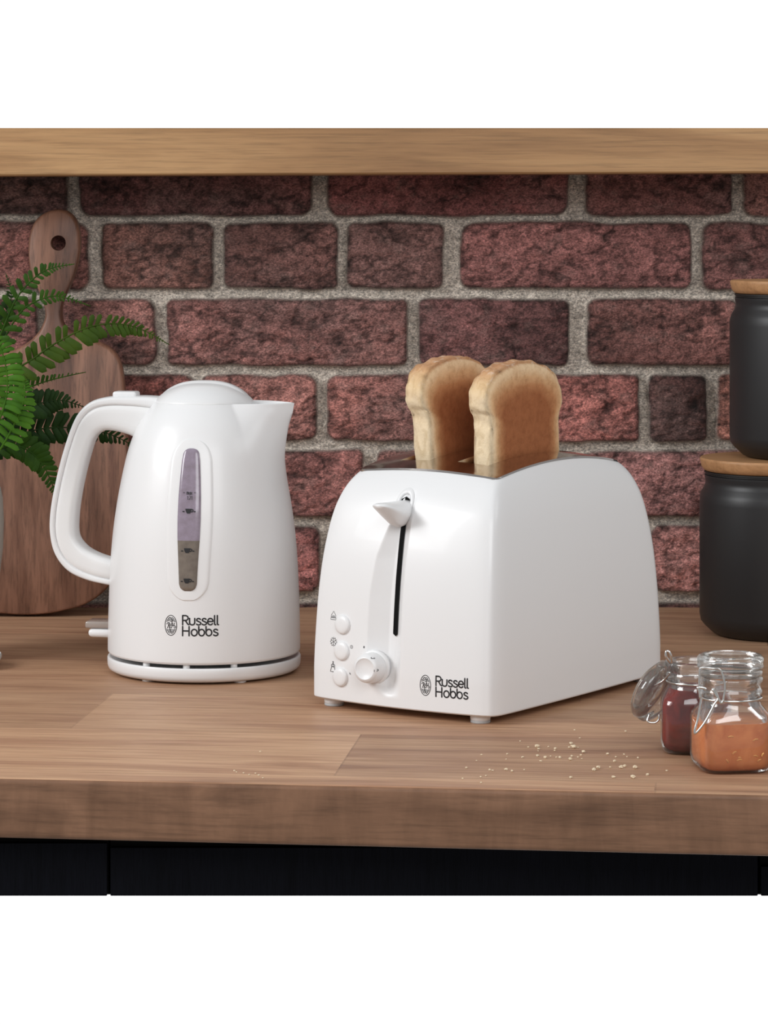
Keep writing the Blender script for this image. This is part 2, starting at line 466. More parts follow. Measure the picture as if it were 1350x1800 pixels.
# ------------------------------------------------------------------ worktop
def worktop_material():
    n = NT('wood_worktop')
    ROT = math.radians(6.3)
    base = n.coord(rot=(0, 0, ROT))
    sep = n.n('ShaderNodeSeparateXYZ', {'Vector': base})
    row = n.math('FLOOR', n.math('MULTIPLY_ADD', sep.outputs[1], 1 / .165, .503))
    xs = n.math('MULTIPLY_ADD', sep.outputs[0], 1 / .62, n.math('MULTIPLY_ADD', row, .37, .616))
    bt = n.math('FLOOR', xs)
    rnd2 = n.n('ShaderNodeTexWhiteNoise', {'W': n.math('MULTIPLY_ADD', row, 7.31, bt)}, noise_dimensions='1D')
    off = n.n('ShaderNodeCombineXYZ', {0: n.math('MULTIPLY', rnd2.outputs[0], 9.0), 1: n.math('MULTIPLY', rnd2.outputs[0], 3.0), 2: 0.0})
    v = n.n('ShaderNodeVectorMath', {0: base, 1: off.outputs[0]}, operation='ADD')
    vm = n.n('ShaderNodeMapping', {'Vector': v.outputs[0], 'Scale': (.16, 1, 1)})
    vf = n.n('ShaderNodeMapping', {'Vector': v.outputs[0], 'Scale': (.10, 2.4, 2.4)})
    vb = n.n('ShaderNodeMapping', {'Vector': v.outputs[0], 'Scale': (.45, 1, 1)})
    big = n.noise(vm.outputs[0], 16, 6, .62, 1.1)
    fine = n.noise(vf.outputs[0], 95, 5, .7, .3)
    cloud = n.noise(vb.outputs[0], 9, 3, .5, .4)
    c = n.ramp(big, [(.25, srgb(124, 86, 66)), (.42, srgb(164, 124, 98)), (.56, srgb(184, 146, 116)), (.72, srgb(160, 118, 92)), (.85, srgb(132, 92, 72))])
    c = n.mix(1.0, c, n.ramp(fine, [(.30, (.62, .58, .56)), (.5, (1, 1, 1)), (.72, (1.14, 1.14, 1.14))]), 'MULTIPLY')
    c = n.mix(n.math('MULTIPLY', n.math('SUBTRACT', cloud, .35), 1.1), c, srgb(204, 168, 136), 'MIX')
    c = n.mix(1.0, c, n.ramp(rnd2.outputs[0], [(0, (.86, .84, .83)), (1, (1.08, 1.07, 1.06))]), 'MULTIPLY')
    # narrow plank joints
    fy = n.math('FRACT', n.math('MULTIPLY_ADD', sep.outputs[1], 1 / .165, .503)); fx = n.math('FRACT', xs)
    jy = n.math('LESS_THAN', fy, .010); jx = n.math('LESS_THAN', fx, .0022)
    j = n.math('MULTIPLY', n.math('MAXIMUM', jy, jx), .20)
    c = n.mix(j, c, srgb(70, 42, 30))
    rg = n.ramp(fine, [(.3, (.55,) * 3), (.7, (.40,) * 3)])
    return n.bsdf(Base_Color=c, Roughness=rg, Specular_IOR_Level=.2, Normal=n.bump(fine, .12, .0006))

def edge_material():
    n = NT('worktop_edge')
    v = n.coord(scale=(.35, 1, 1)); vs = n.coord(scale=(1, .25, .22)); vf = n.coord(scale=(.08, 1, 2.5))
    big = n.noise(v, 14, 5, .6, .8); st = n.noise(vs, 46, 4, .6, .4); fn = n.noise(vf, 110, 4, .7)
    c = n.ramp(big, [(.28, srgb(102, 73, 55)), (.5, srgb(136, 101, 78)), (.72, srgb(113, 82, 62))])
    c = n.mix(1.0, c, n.ramp(st, [(.32, (.82, .80, .78)), (.6, (1.06, 1.05, 1.04))]), 'MULTIPLY')
    c = n.mix(1.0, c, n.ramp(fn, [(.3, (.72,) * 3), (.52, (1, 1, 1))]), 'MULTIPLY')
    return n.bsdf(Base_Color=c, Roughness=.5, Specular_IOR_Level=.3, Normal=n.bump(fn, .12, .0006))
M['worktop'] = worktop_material(); M['edge'] = edge_material()

def front_y(x): return 2.040 - .110 * x
def worktop():
    L = .64; th = .0432; r = .004; V = []; secs = 2
    for x in (-L, L):
        y0 = front_y(x)
        sec = [(YW - .002, T), (y0 + r, T)]
        sec += [(y0 + r - r * math.sin(a), T - r + r * math.cos(a)) for a in [PI / 2 * k / 5 for k in range(1, 6)]]
        sec += [(y0 + r - r * math.cos(a), T - th + r - r * math.sin(a)) for a in [PI / 2 * k / 5 for k in range(0, 6)]]
        sec += [(YW - .002, T - th)]
        V += [(x, y, z) for y, z in sec]
    n = len(sec)
    Fc = [(i, (i + 1) % n, n + (i + 1) % n, n + i) for i in range(n)] + [tuple(range(n)), tuple(range(n, 2 * n))]
    fm = [0] + [0, 0] + [1] * (n - 3) + [1, 1]
    fm = [0 if i < 3 else 1 for i in range(n)] + [1, 1]
    o = mk('wooden_worktop', V, Fc, [M['worktop'], M['edge']], smooth=True, sharp=40, fmat=fm)
    put(o, 'long brown wood worktop with a thick square front edge', 'worktop')
worktop()

# ------------------------------------------------------------------ dark drawer fronts under the worktop
M['cabinet'] = wood('navy_black_wood', [(.3, (.0028, .003, .0048)), (.55, (.0048, .0052, .0085)), (.8, (.0034, .0036, .006))], (1, 1, .08), 60, rough=.6, fine=.5, bump=.3, spec=.08)
def cabinets():
    Yc = 2.11; s = Yc / F
    xp = lambda p: (p - HX) * s
    ztop = T + EYE - (1490 - HY) * s
    for (a, b, zt, lab) in ((-900, 188, T + EYE - (1482 - HY) * s, 'dark navy drawer front at the left end below the worktop'),
                       (194, 1332, ztop, 'wide dark navy drawer front in the middle below the worktop'),
                       (1338, 2230, T + EYE - (1523 - HY) * s, 'dark navy drawer front at the right end below the worktop')):
        t = thing('drawer_unit', ((xp(a) + xp(b)) / 2, Yc, 0), 0, lab, 'drawer', 'dark drawers under the worktop')
        cx = (xp(a) + xp(b)) / 2
        v, f = rbox(xp(a) - cx, xp(b) - cx, 0, .0042, .0, zt, .0005, 2)
        mk('drawer_front', v, f, M['cabinet'], t, smooth=False)
        v, f = rbox(xp(a) - cx - .0005, xp(b) - cx + .0005, .0044, .30, .0010, T - .0445, .0005, 1)
        mk('carcass', v, f, M['dark'], t, smooth=False)
    v, f = rbox(-.64, .64, Yc + .0045, YW + .10, 0, .0009, .0003, 1)
    put(mk('floor', v, f, M['dark'], smooth=False), 'dark base that the drawers stand on', 'floor', kind='structure')
cabinets()

# ------------------------------------------------------------------ cutting board
M['walnut'] = wood('walnut_board', [(.28, srgb(58, 36, 28)), (.42, srgb(112, 78, 62)), (.55, srgb(146, 106, 86)), (.66, srgb(98, 64, 52)), (.8, srgb(54, 33, 27))], (1.1, 1, .07), 13, rough=.45, fine=.45, bump=.15, dist=.7)
def cutting_board():
    Y = 2.905
    right = [(97, 368), (114, 372), (128, 386), (135, 410), (136, 440), (130, 475), (119, 505), (108, 530), (105, 555), (112, 575), (135, 590), (165, 600), (190, 612), (206, 630), (214, 655), (219, 700), (226, 800), (229, 900), (222, 970), (200, 1020), (160, 1056), (110, 1072), (60, 1078)]
    left = [(10, 1076), (-60, 1066), (-100, 1035), (-124, 990), (-130, 900), (-118, 780), (-96, 700), (-70, 660), (-40, 640), (0, 624), (35, 610), (62, 588), (75, 560), (72, 535), (60, 505), (48, 475), (44, 440), (47, 410), (58, 386), (78, 372)]
    pts = smooth_path([(x, y, 0) for x, y in right + left + [right[0]]], 261)[:-1]
    N = len(pts)
    base = on_top(60, 1080)
    zb = T; th = .020; k = Y / F
    hole = (98, 428); hr = 13.5
    # front outline inset for a softened edge, then the rim, then the back
    c2 = [Vector((p.x, p.y)) for p in pts]
    nrm = []
    for i in range(N):
        t = (c2[(i + 1) % N] - c2[i - 1]).normalized(); nrm.append(Vector((-t.y, t.x)))
    lean = .045   # leans back on the wall
    def W(p, d):
        X = (p.x - HX) * k; zz = T + .0025 + (1077 - p.y) * k * 1.0
        yy = Y + .002 - th + d + (zz - T) * lean / .42
        return Vector((X, yy, zz))
    V = []; rings = [(6, .0), (2.5, .0012), (.7, .0035), (0, .007), (0, th - .004), (3, th)]
    sgn = 1
    cen = sum(c2, Vector((0, 0))) / N
    test = c2[60] + nrm[60]; sgn = 1 if (test - cen).length < (c2[60] - cen).length else -1
    for ins, d in rings: V += [W(c2[i] + nrm[i] * sgn * ins, d) for i in range(N)]
    Fc = grid_faces(N, len(rings), True)
    fr = [c2[i] + nrm[i] * sgn * 6 for i in range(N)]
    # front face with the hanging hole: fill by triangulation
    H = 28
    hv = len(V)
    hc = [Vector((hole[0] + hr * math.cos(2 * PI * j / H), hole[1] + hr * math.sin(2 * PI * j / H))) for j in range(H)]
    V += [W(q, 0) for q in hc]; hv2 = len(V); V += [W(q, th) for q in hc]
    from mathutils.geometry import tessellate_polygon
    for first, hole_first in ((0, hv), ((len(rings) - 1) * N, hv2)):
        poly = [[V[first + i].xzy.to_3d() * 1 for i in range(N)], [V[hole_first + j].xzy for j in range(H)]]
        poly = [[Vector((p.x, p.y, 0)) for p in ring] for ring in poly]
        ids = list(range(first, first + N)) + list(range(hole_first, hole_first + H))
        Fc += [tuple(ids[i] for i in tri) for tri in tessellate_polygon(poly)]
    Fc += [(hv + j, hv + (j + 1) % H, hv2 + (j + 1) % H, hv2 + j) for j in range(H)]
    o = mk('cutting_board', V, Fc, M['walnut'], smooth=True, sharp=35)
    put(o, 'dark walnut paddle cutting board with a round hole leaning on the brick wall', 'cutting board')
cutting_board()

# ------------------------------------------------------------------ kettle
KY = F * EYE / (1178 - HY); KS = F / KY                     # depth and pixels per metre there
KX = (359 - HX) / KS
KROT = math.radians(-9.6)
def kz(py): return (1178 - py) / KS
K_PROF = [(1145, 158), (1143.5, 165), (1141, 167.8), (1135, 168.8), (1100, 168.3), (1050, 167), (1000, 165), (950, 161.5), (900, 155.5), (850, 147), (800, 136), (770, 126.5), (745, 115), (725, 102), (712, 91.5), (707, 87.5)]
K_AMP = [(1145, 0), (870, 0), (840, 1), (822, 3), (800, 8), (770, 21), (745, 37), (725, 56), (712, 69), (707, 74)]
def interp(tab, y):
    t = sorted(tab)
    xs = [a for a, _ in t]; ys = [b for _, b in t]
    return float(np.interp(y, xs, ys))
def k_smooth(tab, n):
    P = smooth_path([(a, b, 0) for a, b in tab], n); return [(p.x, p.y) for p in P]
KP = k_smooth(K_PROF, 110); KA = k_smooth(K_AMP, 110)
def k_rad(py, th):
    th = (th + PI) % (2 * PI) - PI
    w = math.radians(44); q = max(0, 1 - abs(th) / w)
    s = q ** 1.15 if q > 0 else 0
    s = s * (1.0 - .10 * (1 - q)) 
    return (interp(KP, py) + interp(KA, py) * s) / KS

def kettle():
    t = thing('electric_kettle', (KX, KY, T), KROT, 'glossy white electric kettle with a grey water window, standing on its white power base', 'kettle')
    SEG = 180
    ys = [p[0] for p in KP]
    ys = sorted(set([round(y, 2) for y in ys]), reverse=True)
    V = []
    for y in ys:
        for i in range(SEG):
            a = 2 * PI * i / SEG; r = k_rad(y, a); lift = 0
            V.append(Vector((r * math.cos(a), r * math.sin(a), kz(y) + lift)))
    # rolled rim, then an inner mouth that the lid closes
    top = ys[-1]
    for dr, dz in ((.0012, .0006), (.0026, .0), (.0035, -.004)):
        for i in range(SEG):
            a = 2 * PI * i / SEG; r = k_rad(top, a) - dr
            V.append(Vector((r * math.cos(a), r * math.sin(a), kz(top) + dz)))
    rows = len(ys) + 3
    Fc = grid_faces(SEG, rows, True)
    Fc += [tuple(range(SEG - 1, -1, -1)), tuple(range((rows - 1) * SEG, rows * SEG))]
    body = mk('body', V, Fc, M['white'], t, sharp=60)
    bvh = world_bvh(body, t)
    # lid dome with a flattened crest
    lp = [(86.5, 706), (85.5, 703), (80, 697), (70, 689.5), (56, 682), (40, 676), (22, 672.8), (6, 672)]
    lp = k_smooth([(b, a) for a, b in lp], 26)
    prof = [(83 / KS, kz(712))] + [(r / KS, kz(y)) for y, r in lp]
    v, f = lathe(prof, 96)
    v = [Vector((p.x, p.y * (1 - .10 * max(0, (p.z - kz(700))) / .015 * 0), p.z)) for p in v]
    mk('lid', v, f, M['white'], t, sharp=50)
    # raised crest running from the handle towards the spout
    cr = []
    for j in range(25):
        q = -1 + 2 * j / 24
        for i in range(9):
            w = -1 + 2 * i / 8
            x = q * 78 / KS; y = w * 33 / KS * (1 - .25 * abs(q)) + .008
            rr = math.hypot(x, y) * KS
            yy = interp([(b, a) for a, b in [(y_, r_) for y_, r_ in lp]], rr)
            cr.append(Vector((x, y, kz(yy) + .0022 * (1 - abs(w) ** 9) * (1 - q ** 8) - .0005)))
    mk('lid_crest', cr, grid_faces(9, 25), M['white'], t)
    # handle
    pairs = [((300, 699), (268, 782)), ((262, 696.5), (245, 772)), ((230, 696.5), (222, 763)), ((195, 698), (197, 758)), ((165, 705), (181, 759)), ((144, 721), (168, 768)), ((129, 746), (159, 786)), ((112, 795), (147, 828)), ((98, 850), (137, 875)), ((89, 900), (132, 915)), ((88, 940), (133, 945)), ((97, 977), (147, 964)), ((120, 1006), (169, 976)), ((155, 1022), (195, 984)), ((200, 1031), (212, 988))]
    outer = smooth_path([(a[0], a[1], 0) for a, b in pairs], 90); inner = smooth_path([(b[0], b[1], 0) for a, b in pairs], 90)
    cr_ = math.cos(KROT)
    def hp(p, yy): return Vector(((p.x - 359) / KS / cr_, yy, kz(p.y)))
    def sweep(f0, f1, wid, name, mat, e=4.0, n=28):
        V = []
        for o, i in zip(outer, inner):
            a = o.lerp(i, f0); b = o.lerp(i, f1); c = (a + b) / 2; h = (b - a) / 2
            for k in range(n):
                th = 2 * PI * k / n; cs, sn = math.cos(th), math.sin(th)
                q = 1 / ((abs(cs) ** e + abs(sn) ** e) ** (1 / e))
                V.append(hp(c + h * (q * cs), wid * q * sn))
        Fc = grid_faces(n, len(outer), True) + [tuple(range(n)), tuple(range((len(outer) - 1) * n, len(outer) * n))]
        return mk(name, V, Fc, mat, t)
    sweep(0, .27, .0137, 'handle_cover', M['white'], 4.0)
    sweep(.18, 1.0, .0135, 'handle', M['white_soft'], 4.5)
    bx0, bx1 = (199 - 359) / KS / cr_, (241 - 359) / KS / cr_
    v, f = rbox(bx0, bx1, -.0085, .0085, kz(701), kz(689), .0022, 4)
    mk('lid_button', v, f, M['white'], t)
    # switch lever under the handle
    sx = lambda p: (p - 359) / KS / cr_
    v, f = rbox(sx(152), sx(205), -.012, .012, kz(1106), kz(1094), .0016, 3)
    sw = mk('switch', v, f, M['switch_clear'], t)
    sw['label'] = 'smoky clear switch lever'
    v, f = rbox(sx(157), sx(205), -.0125, .0125, kz(1122), kz(1106.5), .0037, 6)
    mk('switch_pad', v, f, M['white'], sw, root=t); LOCAL['switch_pad'] = LOCAL[t.name]
    # water window with its bezel
    sf = Surf(332.5, 912, bvh)
    lo, hi = (912 - 1034) / KS, (912 - 792) / KS
    tab = [(lo, 5), (lo + .0008, 9), (lo + .0025, 13), (lo + .006, 15.2), (-.035, 17), (-.015, 19.2), (0, 19.8), (.018, 19.2), (.035, 17.5), (.05, 15.4), (hi - .004, 13.4), (hi - .0018, 11), (hi - .0005, 7), (hi, 3)]
    def hwid(v): return float(np.interp(v, [a for a, _ in tab], [b for _, b in tab])) / KS
    def bw(v):
        g = 19.5 / KS
        lo2, hi2 = lo - .0085, hi + .0085
        base = hwid(min(max(v, lo + .007), hi - .006)) + .0105
        e = min(v - lo2, hi2 - v) / .018
        return base * math.sqrt(max(0.0, 1 - max(0, 1 - e) ** 2)) if e < 1 else base
    v, f = pill(sf, lambda v: max(bw(v), .001), lo - .0085, hi + .0085, lambda e: .0009 * (1 - max(0, (e - .86) / .14) ** 2) - .0001, rows=80, cols=25)
    mk('window_bezel', v, f, M['white'], t, world=True)
    n = NT('smoked_water_window')
    tc = n.n('ShaderNodeTexCoord'); sp = n.n('ShaderNodeSeparateXYZ', {'Vector': tc.outputs['Object']})
    wl = n.math('GREATER_THAN', sp.outputs[2], kz(932))
    nz = n.noise(tc.outputs['Object'], 160, 3)
    hi_c = n.ramp(nz, [(.3, srgb(134, 122, 134)), (.7, srgb(150, 138, 154))]); lo_c = n.ramp(nz, [(.3, srgb(106, 96, 88)), (.7, srgb(122, 112, 102))])
    wm = n.bsdf(Base_Color=n.mix(wl, lo_c, hi_c), Roughness=.16, Coat_Weight=.5, Specular_IOR_Level=.5)
    v, f = pill(sf, hwid, lo, hi, lambda e: .0010 + .0012 * (1 - e ** 6), rows=70, cols=21)
    win = mk('water_window', v, f, wm, t, world=True)
    win['label'] = 'grey translucent water level window'
    # markings
    vof = lambda py: (912 - py) / KS
    ln = text_lines('max', .0030, 0, vof(871), 'c') + text_lines('1.7', .0030, -.0003, vof(879.5), 'c') + [[(.0022, vof(879.5)), (.0022, vof(873.5))], [(-.0052, vof(868)), (-.0040, vof(868))], [(.0040, vof(868)), (.0052, vof(868))]]
    printed('level_print', sf, ln, .00042, M['black'], win, .0026, root=t)
    for py, dx, dig in ((900, 0, '8'), (966.5, -.0004, '4'), (1017.5, -.0004, '2')):
        v0 = vof(py)
        cup = [[(dx - .0026, v0 + .0020), (dx + .0020, v0 + .0020)], [(dx - .0024, v0 + .0012), (dx + .0018, v0 + .0012)], [(dx - .0022, v0 + .0004), (dx + .0016, v0 + .0004)], [(dx - .0019, v0 - .0004), (dx + .0013, v0 - .0004)], [(dx - .0014, v0 - .0012), (dx + .0009, v0 - .0012)],
               [(dx + .0020, v0 + .0016)] + [(dx + a, v0 + b) for a, b in arc(.0026, .0008, .0010, .0010, 80, -90, 6)] + [(dx + .0016, v0 - .0002)], [(dx - .0050, v0), (dx - .0040, v0)], [(dx + .0044, v0), (dx + .0054, v0)]]
        c = printed('cup_mark', sf, cup, .00085, M['black'], win, .0026, root=t)
    # brand mark
    logo(t, bvh, 340.5, 1100, KS, M['black'], .0026, 1.0)
    return t

def logo(t, bvh, px, py, s, mat, w, sc):
    """Oval RH emblem and two lines of lettering; size in metres from the pixel scale s."""
    sf = Surf(px, py, bvh)
    u = 1 / s * sc
    ln = text_lines('Russell', 15.6 * u, -19.0 * u, 1.5 * u) + text_lines('Hobbs', 15.6 * u, -19.0 * u, -17.0 * u)
    ln = [[(-19 * u + (x + 19 * u) * 1.23, y) for x, y in l] for l in ln]
    printed('brand_lettering', sf, ln, 2.5 * u, mat, t)
    cx = -39.5 * u; cy = 0
    em = [arc(cx, cy, 10.2 * u, 17 * u, 0, 360, 36)]
    thin = []
    for sy in (1, -1):
        for k, (yy, ww) in enumerate(((12.3, 4.5), (9.6, 6.6), (7.2, 7.4))):
            y = sy * yy * u
            thin.append([(cx - ww * u, y - .6 * u * sy), (cx - ww * .45 * u, y + 1.0 * u * sy), (cx, y - .4 * u * sy), (cx + ww * .5 * u, y + .9 * u * sy), (cx + ww * u, y - .8 * u * sy)])
    thin.append([(cx - 1.5 * u, 13.5 * u), (cx + 2.5 * u, 9 * u), (cx + 1.5 * u, 3 * u), (cx - 1 * u, -1 * u)])
    thin.append([(cx + 1.5 * u, -13.5 * u), (cx - 1.0 * u, -9 * u), (cx - 3.0 * u, -3 * u)])
    R = [[(-6, -4.5), (-4.4, -1), (-3.6, 3.8)], arc(-4.2, 2.4, 2.6, 2.2, 190, -60, 10), [(-3.6, .3), (-1.5, -3), (.2, -4.4)]]
    Hh = [[(1.2, -4.2), (2.4, 0), (3.2, 4)], [(1.4, -.4), (5.4, .4)], [(6.4, 4.2), (5, 0)] + arc(6.6, -2.4, 1.6, 1.9, 160, -150, 8)]
    thin += [[(cx + a * u, b * u) for a, b in l] for l in R + Hh]
    em2 = printed('brand_emblem', sf, em + thin, 1.15 * u, mat, t)
    return em2
K = kettle()

def power_base():
    t = thing('kettle_base', (KX, KY, T), KROT, 'round white kettle power base directly under the white kettle', 'kettle base')
    R = 169.5 / KS
    prof = [(R - .010, .0016), (R - .0045, .0020), (R - .0012, .0042), (R - .0002, .0070), (R, .010), (R, .0132), (R - .0004, .0140), (R - .0014, .0144), (R - .0030, .0142), (R - .0050, .0128), (R - .014, .0125), (.03, .0125)]
    v, f = lathe(prof, 128); mk('base_plate', v, f, M['white'], t, sharp=50)
    v, f = lathe([(.020, .0124), (.019, .0175), (.015, .0178)], 40); mk('connector', v, f, M['white_soft'], t)
    for a in (-118, -52, 62, 128, 10, 180):
        x, y = (R - .012) * math.cos(math.radians(a)), (R - .012) * math.sin(math.radians(a))
        v, f = lathe([(.0052, 0), (.0055, .0008), (.0052, .0024)], 20, (x, y, 0)); mk('foot', v, f, M['white_soft'], t)
    for a in (-116, -58, -88, 60, 120):
        x, y = (R - .0065) * math.cos(math.radians(a)), (R - .0065) * math.sin(math.radians(a))
        v, f = lathe([(.0030, .0122), (.0030, .0172), (.0022, .0178)], 16, (x, y, 0)); mk('rest_pad', v, f, M['white_soft'], t)
power_base()

# ------------------------------------------------------------------ toaster
TA, TB = .1380, .0893                                   # half length, half width at the base
TROT = math.atan2(.824, .566)
TC = (.0905, 2.440)
PZ = [(.0065, .12), (.0075, .03), (.010, 0), (.03, .0), (.06, .12), (.09, .32), (.115, .60), (.135, .95), (.15, 1.32), (.161, 1.75), (.169, 2.2), (.1745, 2.65), (.178, 3.05)]
TLP = smooth_path([(z * 106.5, d, 0) for z, d in PZ], 130)
def t_level(k):
    p = TLP[k]; return p.x / 100, max(0.0, p.y) / 100
ZTOP, DTOP = t_level(129)
PLA, PLB = TA - 1.27 * DTOP, TB - .70 * DTOP             # half sizes of the top plate
def crown(x, y): return .0098 * (1 - min(1, (x / PLA) ** 2)) + .0045 * (1 - min(1, (y / PLB) ** 2))
def groove(y, z):
    """Depth of the sculpted lever channel in the front."""
    zl = [.016, .022, .030, .040, .060, .095, .125, .150, .166, .178]
    yl = np.interp(z, zl, [.010, .016, .023, .027, .0275, .0272, .0235, .015, .0075, .004])
    d = np.interp(z, zl, [0, .0035, .0070, .0085, .0088, .0088, .0084, .0070, .0038, 0])
    yc, yr = .0035, -.0060
    if y >= yl or y <= yr: return 0.0
    if y > yc:
        q = (yl - y) / max(yl - yc, 1e-4)
        q = min(1, q * 1.5); return d * q
    q = (y - yr) / (yc - yr); return d * q

def toaster():
    t = thing('toaster', (TC[0], TC[1], T), TROT, 'glossy white two slice toaster with a chrome top, holding two slices of toast', 'toaster')
    V = []; NL = 130
    ydense = [.92 - 1.84 * i / 200 for i in range(201)]
    per = None
    for k in range(NL):
        z, d = t_level(k); s = k / (NL - 1)
        a = TA - 1.27 * d; b = TB - .70 * d; e = 22
        ring = []
        def fx(y): return (1 - min(1, abs(y)) ** e) ** (1 / e)
        xl = fx(.92)
        bulge = .0085 * (1 - s ** 2 * .55)
        cs = [math.sin(PI / 2 * i / 13) for i in range(14)]
        # front (x<0): y from + to -
        for y in ydense: ring.append((-a * fx(y) - bulge * (1 - y * y), b * y, 1))
        # near side corner and side (y<0) : x from -xl to +xl
        n2 = 64
        for i in range(1, n2):
            q = -1 + 2 * i / n2; q = math.copysign(1 - (1 - abs(q)) ** 2.2, q); x = xl * q
            ring.append((a * x - (bulge * (1 - .92 ** 2)) * (-q), -b * (1 - abs(x) ** e) ** (1 / e) - .0022 * (1 - q * q), 0))
        for i in range(41):
            y = -.92 + 1.84 * i / 40; ring.append((a * fx(y) + bulge * (1 - y * y), b * y, 0))
        for i in range(1, n2):
            q = 1 - 2 * i / n2; q = math.copysign(1 - (1 - abs(q)) ** 2.2, q); x = xl * q
            ring.append((a * x - (bulge * (1 - .92 ** 2)) * (-q), b * (1 - abs(x) ** e) ** (1 / e) + .0022 * (1 - q * q), 0))
        per = len(ring)
        for x, y, fr in ring:
            if fr: x += groove(y, z)
            zz = z + crown(x * PLA / a * .999, y * PLB / b * .999) * s ** 5
            V.append(Vector((x, y, zz)))
    Fc = grid_faces(per, NL, True)
    Fc.append(tuple(range(per - 1, -1, -1)))
    body = mk('body', V, Fc, M['white'], t, sharp=75)
    bvh = world_bvh(body, t)
    # chrome top plate with two bread slots
    SX, SW, SC = .073, .0148, .0285
    top_ring = [V[(NL - 1) * per + i] for i in range(per)]
    bm = bmesh.new()
    gx = sorted(set([-PLA + 2 * PLA * i / 40 for i in range(41)] + [-SX, SX])); gx = [x for x in gx if not any(0 < abs(x - s) < .002 for s in (-SX, SX)) ]
    gy = sorted([-PLB, -PLB + .004, -SC - SW - .002, -SC - SW, -SC - .007, -SC, -SC + .007, -SC + SW, -SC + SW + .002, 0, SC - SW - .002, SC - SW, SC - .007, SC, SC + .007, SC + SW, SC + SW + .002, PLB - .004, PLB])
    gd = {}
    e = 26
    def plate_pt(x, y):
        # ease the rectangle into the body's rounded outline
        u, v = x / PLA, y / PLB; m = max(abs(u), abs(v))
        if m > .9:
            n_ = (abs(u) ** e + abs(v) ** e) ** (1 / e)
            k = m / n_; k = 1 - (1 - k) * ((m - .9) / .1)
            u *= k; v *= k
        bl = .0085 * .45
        xx = u * PLA + math.copysign(bl * (1 - min(1, v * v)), u) * abs(u) ** 6
        yy = v * PLB + math.copysign(.0022 * (1 - min(1, u * u)), v) * abs(v) ** 6
        return Vector((xx, yy, ZTOP + crown(x, y) + .0012))
    for i, x in enumerate(gx):
        for j, y in enumerate(gy): gd[i, j] = bm.verts.new(plate_pt(x, y))
    def in_slot(x, y): return abs(x) < SX and min(abs(y - SC), abs(y + SC)) < SW
    for i in range(len(gx) - 1):
        for j in range(len(gy) - 1):
            if in_slot((gx[i] + gx[i + 1]) / 2, (gy[j] + gy[j + 1]) / 2): continue
            bm.faces.new((gd[i, j], gd[i + 1, j], gd[i + 1, j + 1], gd[i, j + 1]))
    be = [ed for ed in bm.edges if ed.is_boundary]
    ret = bmesh.ops.extrude_edge_only(bm, edges=be)
    nvs = [g for g in ret['geom'] if isinstance(g, bmesh.types.BMVert)]
    for v in nvs:
        inner = abs(v.co.x) < SX + .004 and abs(v.co.y) < SC + SW + .003 and not (abs(v.co.x) > PLA - .003 or abs(v.co.y) > PLB - .003)
        v.co.z -= .012 if inner else .0015
        if not inner:
            v.co.x += .0008 * (1 if v.co.x > 0 else -1); v.co.y += .0006 * (1 if v.co.y > 0 else -1)
    for v in list(bm.verts):
        if not v.link_faces: bm.verts.remove(v)
    bm.verts.index_update()
    vs = [v.co.copy() for v in bm.verts]; fs = [tuple(v.index for v in f.verts) for f in bm.faces]; bm.free()
    mk('top_plate', vs, fs, M['chrome'], t, sharp=35)
    for sgn in (-1, 1):   # bread wells below the slots
        y0, y1 = sgn * SC - SW + .0005, sgn * SC + SW - .0005; x0, x1 = -SX + .0005, SX - .0005
        zt, zb = ZTOP - .004, .06
        w = [(x0, y0, zb), (x1, y0, zb), (x1, y1, zb), (x0, y1, zb), (x0, y0, zt), (x1, y0, zt), (x1, y1, zt), (x0, y1, zt)]
        mk('bread_well', w, [(0, 1, 2, 3), (0, 1, 5, 4), (1, 2, 6, 5), (2, 3, 7, 6), (3, 0, 4, 7)], M['steel_dark'], t, smooth=False)
    Mx = LOCAL[t.name]
    # lever slot: dark gap on the floor of the channel, with a thin metal strip
    def fsurf(y, z, h=0.0):
        o = Mx @ Vector((-.22, y, z)); d = Mx.to_3x3() @ Vector((1, 0, 0))
        l, n, _, _ = bvh.ray_cast(o, d)
        return l - d * h
    yS = .0048
    rows = 60; sv = []
    za, zb = kz_t(1116), kz_t(874)
    for j in range(rows):
        z = za + (zb - za) * j / (rows - 1)
        e_ = min(z - za, zb - z); w = .0026 * math.sqrt(max(0, 1 - max(0, 1 - e_ / .0026) ** 2)) + 1e-5
        if z > zb - .009: w *= 1.35
        for q in (-1, 0, 1): sv.append(fsurf(yS + q * w, z, .0007))
    mk('lever_slot', sv, grid_faces(3, rows), M['dark'], t, world=True)
    # raised collar round the top of the slot
    cv = []
    n = 40
    for rr, h in ((.0085, .0002), (.0078, .0016), (.0066, .0022), (.0054, .0016), (.0048, .0003)):
        for i in range(n):
            a = 2 * PI * i / n
            cv.append(fsurf(yS + rr * .95 * math.cos(a), kz_t(884) + rr * 1.35 * math.sin(a), h))
    mk('lever_collar', cv, grid_faces(n, 5, True), M['white'], t, world=True)
    # lever knob: broad flat top, tapering to a thin outer lip
    base = fsurf(yS, kz_t(900), 0)
    loc = Mx.inverted() @ base
    lv = []; n = 28
    zt0 = kz_t(882) + .001
    secs = [(0.004, .0060, .0120, 0.000), (-.004, .0085, .0205, .0), (-.010, .0102, .0212, .0), (-.018, .0110, .0185, .0), (-.026, .0106, .0130, -.0002), (-.033, .0090, .0080, -.0004), (-.038, .0060, .0040, .0000), (-.0395, .0026, .0018, .0006)]
